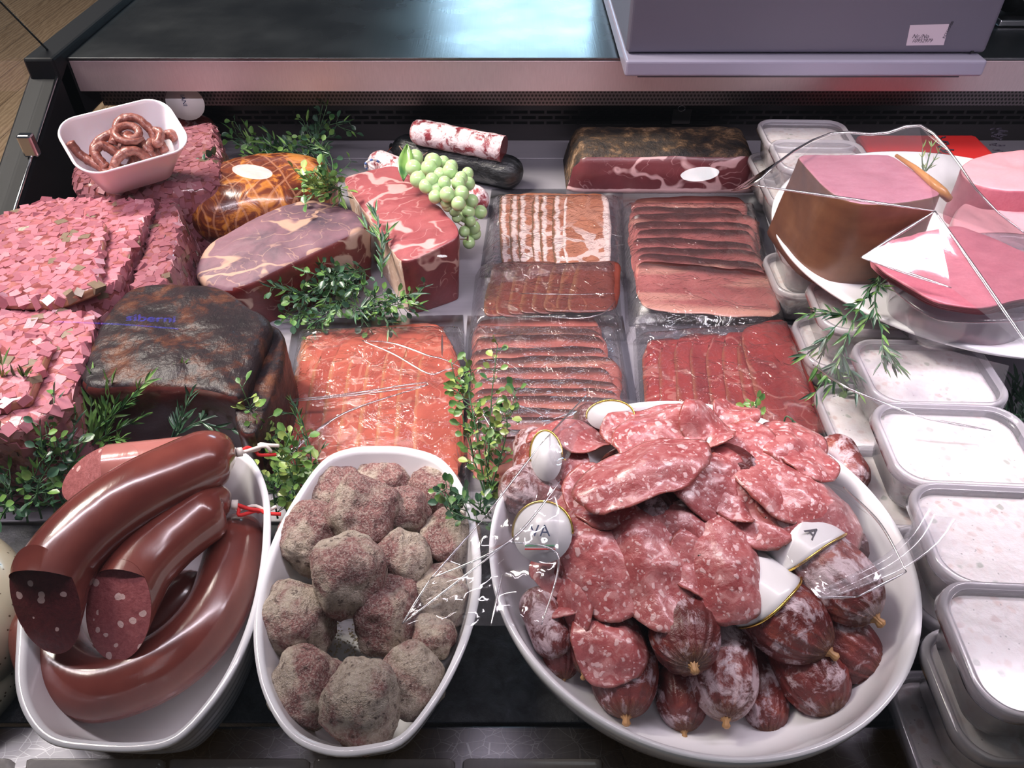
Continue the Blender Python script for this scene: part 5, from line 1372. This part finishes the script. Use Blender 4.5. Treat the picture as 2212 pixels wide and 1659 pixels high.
# paper labels
def wraplabel(par, A, B, r, s0, s1, th0, th1, m, bulge=1.10, arc=True):
    d = (B-A); t = d.normalized(); up = Vector((0, 0, 1)); a = (up-t*up.dot(t)).normalized(); b = t.cross(a)
    def fn(u, v):
        th = th0+(th1-th0)*u; w = abs(u*2-1)
        se = s1-(s1-s0)*.28*w**2.5 if arc else s1
        s = s0+(se-s0)*v
        return A+d*s+(a*cos(th)+b*sin(th))*r*bulge
    v, f, uv = grid(fn, 24, 10); o = mk('paper_label', v, f, m, par, uv=uv); solid(o, .0004)
    edge = [fn(i/30, 1.0) for i in range(31)]; mk('gold_edge', *sweep(edge, .0011, 6), M['gold'], o); return o, fn
lb, fL = wraplabel(oL, AL, KL, rL, .06, .64, -1.3, 1.5, M['paper'])
lb2, fR = wraplabel(oR, AR, KR, rR, .20, .56, -1.2, 1.5, M['paper'])
def lettering(par, s, c, tdir, n, size, m):
    z = n.normalized(); x = (tdir-z*tdir.dot(z)).normalized(); y = z.cross(x)
    R = Matrix((x, y, z)).transposed()
    return text('lettering', s, c, size, R, m, par, depth=.0002)
# flat labels on the film-covered salamis
def flatlabel(par, px, py, z, rx, ry, nrm, up, s=None):
    c = W(px, py, z); lb = mk('paper_label', *disc(c, nrm, up, rx, ry), M['paper'], par)
    n_ = nrm.normalized(); a = (up-n_*up.dot(n_)).normalized(); b = a.cross(n_)
    mk('gold_edge', *sweep([c+a*ry*1.02*cos(t)+b*rx*1.02*sin(t)+n_*.0006 for t in [-1.7+3.4*i/30 for i in range(31)]], .0009, 6), M['gold'], lb)
    return lb, c, n_, a, b
nn = Vector((-.25, -.55, .8)); lb, c, n_, a, b = flatlabel(o1, 1172, 1150, .118, .024, .024, nn, Vector((0, 1, .3)))
lettering(lb, 'VA', c-b*-.000+n_*.001+Vector((-.010, -.004, 0)), Vector((1, 0, 0)), n_, .013, M['ink_blue'])
mk('flag_stripe', *sweep([c+n_*.001+Vector((-.014, -.010, -.004)), c+n_*.001+Vector((.010, -.010, -.004))], .0006, 6), M['green_ink'], lb)
mk('flag_stripe', *sweep([c+n_*.001+Vector((-.014, -.0125, -.005)), c+n_*.001+Vector((.010, -.0125, -.005))], .0006, 6), M['red_ink'], lb)
flatlabel(o2_, 1180, 985, .128, .014, .022, Vector((-.3, -.5, .8)), Vector((0, 1, .3)))
lb, c, n_, a, b = flatlabel(o3_, 1318, 898, .128, .021, .014, Vector((-.1, -.5, .85)), Vector((0, 1, .3)))
lettering(lb2, 'ANI', fR(.52, .55)+Vector((-.004, -.003, .0022)), Vector((.5, -.75, 0)), Vector((.1, -.3, 1)), .015, M['ink'])

# ================================================================= salami slices
SLG = 'salami slices heaped in the round bowl'
def sslice(p0, p1, wpx, lab, roll=0., droop=.5, seed=1, twist=0., arch=.10, sq=2.3, fold=0):
    A, B = W(*p0), W(*p1); C = (A+B)/2; ax = (B-A); L = ax.length; ax.normalize()
    view = (Vector((0, 0, CAM_H))-C).normalized()
    side = ax.cross(Vector((0, .0, 1)))
    if side.length < .2: side = Vector((1, 0, 0))
    side.normalize(); nrm = side.cross(ax)
    if nrm.z < 0: side = -side; nrm = -nrm
    side = Matrix.Rotation(roll, 3, ax) @ side; nrm = Matrix.Rotation(roll, 3, ax) @ nrm
    # on-screen width -> real width
    pr = lambda P: Vector(((P.x)/((cp*P.y-sp*(P.z-CAM_H)))*F, ((cp*(P.z-CAM_H)+sp*P.y))/((cp*P.y-sp*(P.z-CAM_H)))*F))
    e = .01; sc = (pr(C+side*e)-pr(C-side*e)).length/(2*e); sax = (pr(C+ax*e)-pr(C-ax*e)).normalized(); sd = (pr(C+side*e)-pr(C-side*e)).normalized()
    crossf = max(.45, abs(sd.x*sax.y-sd.y*sax.x)); wd = min(wpx/(sc*crossf), L*.85)
    n1, n2 = 14, 56; V = [C]; UV = [(0, 0)]; rr = random.Random(seed)
    ph = rr.uniform(0, 6); k1, k2 = rr.uniform(.5, 1.1), rr.uniform(-.6, .6)
    def pos(x, y):
        xx, yy = x/(L/2), y/(wd/2)
        h = -droop*wd*.28*yy*yy*(1 if fold == 0 else .3)-arch*L*xx*xx+.0045*sin(xx*2.9*k1+ph+yy*1.2)+.007*k2*xx*yy+.0022*sin(yy*3.5+ph*2)
        h += .0040*fbm(Vector((x, y, seed)), 38, 3, seed)
        return C+ax*x+side*y+nrm*h
    for i in range(1, n1+1):
        f = i/n1
        for j in range(n2):
            th = 2*pi*j/n2; ct, st_ = cos(th), sin(th)
            rad = (abs(ct)**sq+abs(st_)**sq)**(-1/sq)
            rad *= 1+.04*fbm(Vector((ct, st_, seed*.7)), 1.6, 2, seed)+.022*fbm(Vector((ct, st_, seed)), 11, 3, seed)*(f**6)
            V.append(pos(ct*rad*f*L/2, st_*rad*f*wd/2)); UV.append((f, th/(2*pi)))
    V[0] = pos(0, 0)
    Fc = [(0, 1+j, 1+(j+1) % n2) for j in range(n2)]
    for i in range(n1-1):
        for j in range(n2):
            a = 1+i*n2+j; b = 1+i*n2+(j+1) % n2; Fc.append((a, a+n2, b+n2, b))
    o = mk('salami_slice', V, Fc, M['salami_slice'], uv=UV); recalc(o); solid(o, .0011, 0); tag(o, lab, 'salami slice', SLG); return o
data = [
 ((1420, 1060, .125), (1500, 1180, .118), 120, 'shaded salami slice at the centre of the heap, behind the folded one', 0, .3),
 ((1290, 1090, .118), (1345, 1050, .125), 60, 'ragged salami slice edge under the big top slice, left of the dark gap', 0, .3),
 ((1210, 930, .120), (1230, 1130, .112), 110, 'upright salami slice at the left edge of the heap', .35, .6),
 ((1240, 1010, .128), (1340, 1130, .125), 120, 'salami slice under the left end of the big top slice', .1, .4),
 ((1200, 1080, .105), (1235, 1380, .075), 110, 'long salami slice hanging down at the far left', .7, .8),
 ((1290, 1290, .088), (1345, 1478, .070), 160, 'lowest salami slice hanging over the front, pointed at its bottom', .1, .7),
 ((1235, 1100, .125), (1355, 1335, .098), 150, 'long salami slice hanging down left of centre', .25, .8),
 ((1345, 1085, .130), (1470, 1358, .104), 160, 'long salami slice hanging down in the middle of the heap', .15, .8),
 ((1660, 1120, .100), (1700, 1225, .092), 90, 'small crumpled salami slice above the white label', .4, .5),
 ((1500, 1130, .118), (1540, 1290, .100), 100, 'brownish curled salami slice edge left of the folded slice', -.6, .8),
 ((1550, 1085, .132), (1590, 1345, .102), 180, 'broad salami slice with big fat lumps hanging down right of centre', -.05, .9),
 ((1150, 1200, .082), (1225, 1275, .085), 70, 'crumpled salami slice sticking out at the left under the label', .2, .6),
 ((1165, 1300, .078), (1260, 1310, .075), 60, 'small salami slice lying low at the left, lower edge of the film', 0, .3),
 ((1440, 1010, .140), (1600, 1095, .130), 95, 'salami slice lying right of the big top slice', 0, .4),
 ((1500, 960, .145), (1640, 1115, .128), 110, 'salami slice slanting down in the right middle of the heap', 0, .4),
 ((1780, 930, .120), (1640, 960, .135), 110, 'salami slice folded at the upper right rim of the heap', 0, .6),
 ((1530, 985, .142), (1715, 1165, .112), 130, 'salami slice slanting towards the torn film', -.1, .5),
 ((1590, 900, .145), (1730, 1120, .125), 130, 'long salami slice on the right slope of the heap', -.15, .5),
 ((1640, 960, .142), (1855, 1195, .104), 160, 'large salami slice ending in a point over the white label at the right', -.1, .5),
 ((1690, 930, .138), (1810, 1030, .120), 110, 'salami slice at the right shoulder of the heap', -.1, .5),
 ((1300, 930, .135), (1500, 885, .140), 80, 'reddish salami slice at the back behind the top slices', 0, .4),
 ((1640, 900, .130), (1540, 870, .135), 70, 'small salami slice peeking at the top right back', 0, .5),
 ((1140, 925, .128), (1320, 940, .130), 52, 'narrow salami slice sticking out to the left at the top', -.3, .5),
 ((1330, 960, .145), (1530, 880, .152), 110, 'salami slice at the top of the heap behind the largest one', -.1, .4),
 ((1470, 880, .158), (1590, 935, .152), 95, 'topmost salami slice with a steep back edge', .0, .6),
 ((1240, 1060, .150), (1525, 955, .160), 125, 'largest salami slice lying across the top of the heap', -.1, .35),
]
for k, (a, b, w_, lab, roll, dr) in enumerate(data): sslice(a, b, w_, lab, roll, dr, seed=k+3, arch=.07)
# ================================================================= loose clear film
def facets(name, verts, tris, label, edges=(), wav=.0006, sub=14, seed=1, fr=.0008, mat='film'):
    """film tented between stiff creases: every facet subdivided and slightly wavy"""
    VV = []; Fc = []; key = {}
    for tri in tris:
        a, b, c = [verts[k] for k in tri]; nrm = (b-a).cross(c-a).normalized()
        if nrm.z < 0: nrm = -nrm
        idx = {}
        for i in range(sub+1):
            for j in range(sub+1-i):
                u, v = i/sub, j/sub; w_ = 1-u-v; p = a*w_+b*u+c*v
                e = min(u, v, w_); q = p+nrm*wav*min(1, e*6)*fbm(p, 35, 3, seed)
                kk = (round(q.x, 6), round(q.y, 6), round(q.z, 6))
                if kk not in key: key[kk] = len(VV); VV.append(q)
                idx[i, j] = key[kk]
        for i in range(sub):
            for j in range(sub-i):
                Fc.append((idx[i, j], idx[i+1, j], idx[i, j+1]))
                if j < sub-i-1: Fc.append((idx[i+1, j], idx[i+1, j+1], idx[i, j+1]))
    o = mk(name, VV, Fc, M[mat]); autosmooth(o, 12); tag(o, label, 'film')
    L = []
    for ed in edges:
        P = catmull([verts[k] for k in ed], 20) if len(ed) > 2 else [verts[ed[0]].lerp(verts[ed[1]], i/19) for i in range(20)]
        L.append((P, [fr*(.3+.7*sin(pi*(i+.5)/20)) for i in range(20)]))
    if L: mk('film_fold', *tubes(L, 8), M['fold'], o)
    return o
def ray_plane(px, py, C, n):
    u = (px-1106)/F; v = (py-829.5)/F; d = Vector((u, cp-v*sp, -sp-v*cp)); c = Vector((0, 0, CAM_H))
    return c+d*((C-c).dot(n)/d.dot(n))
LAMPC = lambda x: Vector((x, .50, .755))
v = {'a': W(1580, 412, .150), 'b': W(1625, 400, .226), 'c': W(1705, 332, .236), 'd': W(1800, 287, .232), 'e': W(1900, 290, .240), 'f': W(1985, 270, .250), 'g': W(2050, 325, .240), 'h': W(2135, 440, .215), 'i': W(2290, 560, .190)}
C0 = W(1965, 545, .222); n0 = ((LAMPC(C0.x+.12)-C0).normalized()+(Vector((0, 0, CAM_H))-C0).normalized()).normalized()
v['p'] = ray_plane(2020, 456, C0, n0); v['q'] = ray_plane(1860, 556, C0, n0); v['r'] = ray_plane(2055, 622, C0, n0)
v['s'] = W(2330, 880, .15); v['t'] = W(2230, 760, .185); v['u'] = W(1800, 640, .15)
facets('film_sheet', v, ['abc', 'bcd', 'bdp', 'dep', 'efp', 'fgp', 'ghp', 'hip', 'pqr', 'pit', 'prt'], 'creased clear film draped over the pink meat loaf on the platter', ['bp', 'pq', 'qr', 'pt', 'abcdefghi'], seed=3, fr=.0017)
v = {'m': W(1756, 788, .138), 'k': W(1840, 842, .148), 'n': W(2000, 905, .146), 'o': W(2140, 930, .138), 'w': W(1850, 745, .145), 'x': W(2000, 745, .15), 'y': W(2180, 790, .152), 'z': W(1700, 700, .12)}
facets('film_sheet', v, ['mkw', 'kxw', 'knx', 'nyx', 'noy', 'mwz'], 'clear film flap with a bright fold lying over the tubs right of the ham packs', ['mkn', 'no'], seed=5, fr=.0012)
# film over the bowl, left part
v = {'a': W(1270, 850, .135), 'b': W(1172, 955, .140), 'c': W(1045, 1120, .125), 'd': W(930, 1250, .118), 'e': W(868, 1348, .110), 'f': W(1060, 1352, .112), 'g': W(1170, 1350, .112), 'h': W(1205, 1200, .128), 'i': W(1100, 1170, .134), 'j': W(1210, 1040, .140), 'k': W(1400, 870, .130), 'l': W(1250, 935, .140), 'm': W(1085, 1240, .115)}
facets('film_sheet', v, ['abl', 'akl', 'blj', 'bji', 'bci', 'jhi', 'cid', 'dim', 'dme', 'emf', 'fmg', 'mgh', 'mhi'], 'crumpled clear film over the left rim of the salami bowl and the crumbed meat', ['dij', 'ei', 'ab', 'bc', 'cd', 'de', 'ihg', 'mf'], wav=.004, sub=18, seed=7, fr=.0010)
# film at the right of the bowl: flap and rolled band
v = {'a': W(1822, 1052, .120), 'b': W(1900, 1130, .130), 'c': W(1958, 1235, .130), 'd': W(1850, 1290, .125), 'e': W(1765, 1290, .118), 'f': W(1700, 1200, .12), 'g': W(1775, 1040, .12)}
facets('film_sheet', v, ['gab', 'gbf', 'fbd', 'bcd', 'fde'], 'torn clear film flap at the right side of the salami bowl', ['abc', 'ed', 'dc'], wav=.003, seed=9, fr=.0011)
bb_ = [(1768, 1288, .125), (1850, 1255, .130), (1930, 1215, .135), (1990, 1165, .142), (2025, 1110, .1475)]
PB = catmull([W(*p) for p in bb_], 30)
def bandf(u, v_):
    i = min(28, int(v_*29)); t = v_*29-i; p = PB[i].lerp(PB[i+1], t); d = (PB[i+1]-PB[i]).normalized(); s = d.cross(Vector((0, .3, 1))).normalized()
    return p+s*(u-.5)*(.010+.016*v_)+Vector((0, 0, .002*sin(u*9)))
vv, ff, uu = grid(bandf, 8, 40); o = mk('film_band', vv, ff, NB('doubled_film').thin((.92, .92, .94), haze=.22, hazecol=(.8, .78, .84), rough=.12, gloss_gain=1.8), uv=uu); tag(o, 'narrow doubled band of clear film pointing to the tubs', 'film')

# ================================================================= plastic herb sprigs
def leaf_round(c, d, up, s, V, Fc):
    d = d.normalized(); sd = d.cross(up)
    sd = sd.normalized() if sd.length > 1e-4 else Vector((1, 0, 0)); n = sd.cross(d)
    b = len(V); pts = [(0, 0, 0), (.45, .42, .16), (.95, .50, .22), (1.35, .22, .15), (1.45, 0, .05), (1.35, -.22, .15), (.95, -.50, .22), (.45, -.42, .16), (.85, 0, 0)]
    V += [c+d*x*s+sd*y*s+n*z*s for x, y, z in pts]
    for i in range(8): Fc.append((b+i, b+(i+1) % 8, b+8))
def leaf_needle(c, d, up, s, V, Fc, w_=.10):
    d = d.normalized(); sd = d.cross(up)
    sd = sd.normalized() if sd.length > 1e-4 else Vector((1, 0, 0)); n = sd.cross(d); b = len(V)
    pts = [(0, 0, 0), (.35, w_, .05), (.8, w_*.8, .10), (1.25, 0, .05), (.8, -w_*.8, .10), (.35, -w_, .05), (.6, 0, .0)]
    V += [c+d*x*s+sd*y*s+n*z*s for x, y, z in pts]
    for i in range(6): Fc.append((b+i, b+(i+1) % 6, b+6))
def herb(name, label, stems, kind='round', size=.006, step=.009, blen=.02, bn=5, seed=1, mats=('leaf', 'leaf_light'), sr=.0009, spread=1., cat='herb sprig', low=0.):
    rr = random.Random(seed); st = [catmull([Vector(p) for p in s], 24) for s in stems]
    base = min((p for s in st for p in s), key=lambda p: p.z)
    rt = empty(name, base, label, cat)
    L = []; VA = [[], []]; FA = [[], []]
    def rnd(k=1): return Vector((rr.uniform(-1, 1), rr.uniform(-1, 1), rr.uniform(-.5, 1)))*k
    def leafs(P, f0=0.):
        ln = sum((b-a).length for a, b in zip(P, P[1:])); n = max(2, int(ln/step))
        for k in range(n+1):
            f = f0+(1-f0)*k/n; i = min(len(P)-2, int(f*(len(P)-1))); p = P[i].lerp(P[i+1], f*(len(P)-1)-i); d = (P[i+1]-P[i]).normalized()
            for sgn in ((1, -1) if kind != 'needle' else (1, -1, .5)):
                q = rnd(); q = (q-d*q.dot(d)).normalized()*sgn; m_ = 1 if rr.random() < (.25+.35*f) else 0
                s = size*rr.uniform(.65, 1.15)
                if kind == 'round' or (kind == 'mix' and rr.random() < .6):
                    e = p+q*s*.9+d*s*.5; L.append(([p, e], sr*.45)); leaf_round(e, (q+d*.5), rnd(1)+Vector((0, -.5, 1)), s, VA[m_], FA[m_])
                else: leaf_needle(p, (q*.6+d), rnd(1)+Vector((0, -.4, 1)), s*2.1, VA[m_], FA[m_])
    for s in st:
        L.append((s, [sr*(1.2-.8*i/23) for i in range(24)])); leafs(s, .12)
        T = sum((b-a).length for a, b in zip(s, s[1:]))
        for b_ in range(bn):
            i = int(rr.uniform(.15, .95)*22); d = (s[i+1]-s[i]).normalized(); q = rnd(); q = (q-d*q.dot(d)).normalized()
            l = blen*rr.uniform(.5, 1.2); P = catmull([s[i], s[i]+(d*.6+q*.7*spread)*l*.5, s[i]+(d*1.1+q*.9*spread)*l+Vector((0, 0, .1*l))], 8)
            for p in P: p.z = max(p.z, low+.001)
            L.append((P, sr*.6)); leafs(P, .2)
    for A in VA:
        for p in A: p.z = max(p.z, low+.0005)
    mk('stems', *tubes(L, 5), M['stem'], rt)
    if VA[0]: mk('foliage', VA[0], FA[0], M[mats[0]], rt)
    if VA[1]: mk('foliage', VA[1], FA[1], M[mats[1]], rt)
    return rt
w3 = W
# tall leafy sprig between the crumbed meat dish and the bowl
herb('leafy_sprig', 'tall light green sprig standing between the crumbed meat dish and the salami bowl', [
    [w3(1050, 1120, .01), w3(1055, 1000, .05), w3(1062, 860, .10), w3(1075, 745, .14)],
    [w3(1060, 1110, .01), w3(1020, 980, .05), w3(995, 880, .08), w3(990, 830, .09)],
    [w3(1040, 1110, .01), w3(1075, 1010, .05), w3(1095, 930, .08), w3(1092, 890, .095)],
    [w3(1055, 1115, .01), w3(1030, 940, .07), w3(1012, 840, .10), w3(1018, 800, .11)]], size=.0068, step=.012, blen=.018, bn=5, seed=2, mats=('leaf', 'leaf_light'))
herb('leafy_sprig', 'dark little sprig reaching over the right rim of the crumbed meat dish', [[w3(1060, 1120, .06), w3(1010, 1080, .10), w3(965, 1055, .105)], [w3(1050, 1130, .06), w3(1010, 1120, .10), w3(965, 1100, .105)]], size=.006, step=.011, blen=.012, bn=3, seed=3, mats=('leaf_dark', 'leaf'), low=.05)
# sprigs between sausage dish and crumbed meat dish
herb('leafy_sprig', 'leafy green sprig between the sausage dish and the crumbed meat dish', [
    [w3(620, 1110, .01), w3(620, 1010, .04), w3(565, 930, .07), w3(540, 880, .09)],
    [w3(625, 1110, .01), w3(640, 1030, .05), w3(620, 960, .07)],
    [w3(600, 1120, .01), w3(590, 1050, .04), w3(600, 985, .06)], [w3(615, 1120, .01), w3(650, 1070, .04), w3(655, 1020, .05)]], size=.0072, step=.010, blen=.022, bn=6, seed=5)
herb('thin_twig', 'thin dark twig with needles arching over the pink ham pack corner', [[w3(672, 1030, .02), w3(668, 960, .05), w3(640, 880, .08)], [w3(668, 980, .04), w3(640, 900, .06), w3(610, 895, .07)]], kind='needle', size=.004, step=.012, blen=.012, bn=2, seed=6, mats=('leaf_dark', 'leaf'))
# left front bush
herb('leafy_bush', 'dense green sprig bush at the left edge behind the sausage dish', [
    [w3(120, 1130, .01), w3(110, 1020, .04), w3(105, 940, .06), w3(150, 890, .08)],
    [w3(60, 1130, .01), w3(50, 1040, .04), w3(40, 960, .07), w3(60, 900, .08)],
    [w3(10, 1120, .01), w3(10, 1020, .05), w3(0, 940, .08)],
    [w3(90, 1120, .01), w3(80, 1060, .05), w3(110, 1000, .07), w3(140, 960, .08)],
    [w3(140, 1110, .01), w3(150, 1030, .05), w3(130, 980, .07)],
    [w3(30, 1110, .01), w3(20, 1060, .05), w3(-30, 1010, .07)],
    [w3(60, 1100, .02), w3(60, 1010, .06), w3(90, 930, .08)]], kind='mix', size=.0078, step=.010, blen=.030, bn=5, seed=7, mats=('leaf_dark', 'leaf'))
herb('rosemary_sprig', 'long thin rosemary-like sprig slanting in front of the black ham', [[w3(150, 1010, .04), w3(210, 925, .07), w3(275, 880, .08), w3(375, 855, .085)], [w3(200, 960, .05), w3(230, 940, .06), w3(300, 905, .07)]], kind='needle', size=.0085, step=.010, blen=.030, bn=4, seed=8, mats=('leaf', 'leaf'))
herb('rosemary_sprig', 'faint narrow-leaved sprig in the shade right of the long one, before the black ham', [[w3(360, 960, .06), w3(410, 920, .07), w3(480, 895, .07)]], kind='needle', size=.008, step=.011, blen=.025, bn=4, seed=9, mats=('leaf_dark', 'leaf_dark'))
herb('grass_sprig', 'pair of narrow bright blades at the left edge in front of the brawn', [[w3(10, 900, .06), w3(4, 850, .10), w3(6, 790, .13)], [w3(15, 890, .07), w3(35, 850, .10), w3(52, 815, .12)]], kind='needle', size=.010, step=.02, blen=.02, bn=1, seed=10, mats=('leaf', 'leaf_light'))
# centre bunch on the deck
herb('leafy_sprig', 'spreading green sprig bunch on the deck between the hams and the pink ham pack', [
    [w3(800, 560, .02), w3(750, 600, .03), w3(690, 640, .02), w3(620, 680, .012)],
    [w3(790, 575, .02), w3(740, 640, .03), w3(700, 680, .02), w3(672, 700, .015)],
    [w3(780, 600, .03), w3(800, 640, .035), w3(850, 665, .03), w3(900, 660, .03)],
    [w3(760, 600, .02), w3(770, 660, .03), w3(800, 670, .02)],
    [w3(760, 600, .02), w3(690, 620, .03), w3(640, 650, .03)], [w3(800, 580, .03), w3(730, 600, .05), w3(690, 620, .05)]], kind='mix', size=.0075, step=.009, blen=.03, bn=9, seed=11, mats=('leaf_dark', 'leaf'))
herb('rosemary_sprig', 'dark rosemary sprig leaning between the dry ham wedge and the red ham', [[w3(825, 600, .06), w3(825, 540, .08), w3(812, 460, .10)]], kind='needle', size=.0085, step=.009, blen=.015, bn=2, seed=12, mats=('leaf_dark', 'leaf'))
# rear bunches
herb('leafy_sprig', 'dark trailing sprig tangle at the back behind the orange ham', [
    [w3(700, 380, .02), w3(660, 320, .04), w3(560, 335, .03), w3(505, 285, .05)],
    [w3(710, 370, .02), w3(680, 310, .04), w3(700, 275, .06), w3(752, 262, .07)],
    [w3(720, 400, .03), w3(710, 330, .05), w3(640, 310, .05), w3(580, 330, .03)],
    [w3(650, 340, .03), w3(600, 330, .03), w3(560, 350, .03)], [w3(700, 340, .03), w3(620, 350, .03), w3(560, 330, .04)]], kind='mix', size=.009, step=.014, blen=.035, bn=8, seed=13, mats=('leaf_dark', 'leaf'))
herb('leafy_sprig', 'fresh light green sprig on top between the orange ham and the red ham', [[w3(735, 405, .10), w3(700, 405, .11), w3(670, 400, .105), w3(650, 410, .10)], [w3(735, 410, .10), w3(705, 395, .115), w3(680, 375, .12)], [w3(738, 400, .10), w3(720, 415, .10), w3(700, 420, .10)]], kind='mix', size=.009, step=.009, blen=.02, bn=5, seed=14, mats=('leaf_light', 'leaf'), low=.085)
herb('leafy_sprig', 'small dark sprig between the dark brawn loaf and the orange ham', [[w3(500, 400, .07), w3(470, 385, .08), w3(450, 390, .08)]], size=.009, step=.012, blen=.02, bn=3, seed=15, mats=('leaf_dark', 'leaf'), low=.05)
# rosemary over the platter rim
herb('rosemary_sprig', 'dark hanging rosemary sprig in front of the white platter rim', [[w3(1905, 590, .165), w3(1870, 640, .158), w3(1825, 740, .145), w3(1800, 830, .10)], [w3(1905, 590, .165), w3(1890, 650, .157), w3(1905, 720, .15), w3(1905, 780, .14)], [w3(1860, 650, .158), w3(1810, 700, .15), w3(1770, 745, .13)]],
     kind='needle', size=.0075, step=.014, blen=.028, bn=4, seed=16, mats=('leaf_dark', 'leaf'))
herb('leafy_sprig', 'dark leafy sprig standing between the dark ham pack and the tubs', [[w3(1815, 960, .01), w3(1815, 890, .03), w3(1800, 820, .06)], [w3(1820, 955, .01), w3(1805, 880, .04), w3(1785, 830, .05)]], size=.007, step=.010, blen=.014, bn=4, seed=17, mats=('leaf_dark', 'leaf'))
herb('leafy_sprig', 'tiny light green sprig tip at the back rim of the salami bowl', [[w3(1640, 915, .08), w3(1636, 890, .10), w3(1632, 872, .115)]], size=.006, step=.008, blen=.01, bn=2, seed=18, mats=('leaf_light', 'leaf'), low=.07)
herb('thin_twig', 'bent dark twig at the back rim of the salami bowl', [[w3(1690, 930, .09), w3(1698, 900, .11), w3(1715, 912, .11), w3(1722, 935, .10)]], kind='needle', size=.002, step=.03, blen=.005, bn=1, seed=19, mats=('leaf_dark', 'leaf_dark'))
herb('grass_sprig', 'three thin pale green blades standing by the film behind the meat loaf', [[w3(1995, 370, .2), w3(1992, 345, .21), w3(1993, 320, .22)], [w3(1998, 370, .2), w3(2005, 345, .21), w3(2012, 318, .22)], [w3(2000, 370, .2), w3(2015, 350, .21), w3(2026, 330, .215)]], kind='needle', size=.004, step=.04, blen=.01, bn=0, seed=20, mats=('leaf_light', 'leaf_light'))
herb('leafy_sprig', 'dark green sprigs in the gap behind the tubs at the right edge', [[w3(2200, 960, .02), w3(2190, 900, .04), w3(2185, 840, .06)], [w3(2230, 950, .02), w3(2215, 900, .05), w3(2220, 840, .08)]], kind='needle', size=.008, step=.010, blen=.02, bn=4, seed=21, mats=('leaf_dark', 'leaf_dark'))
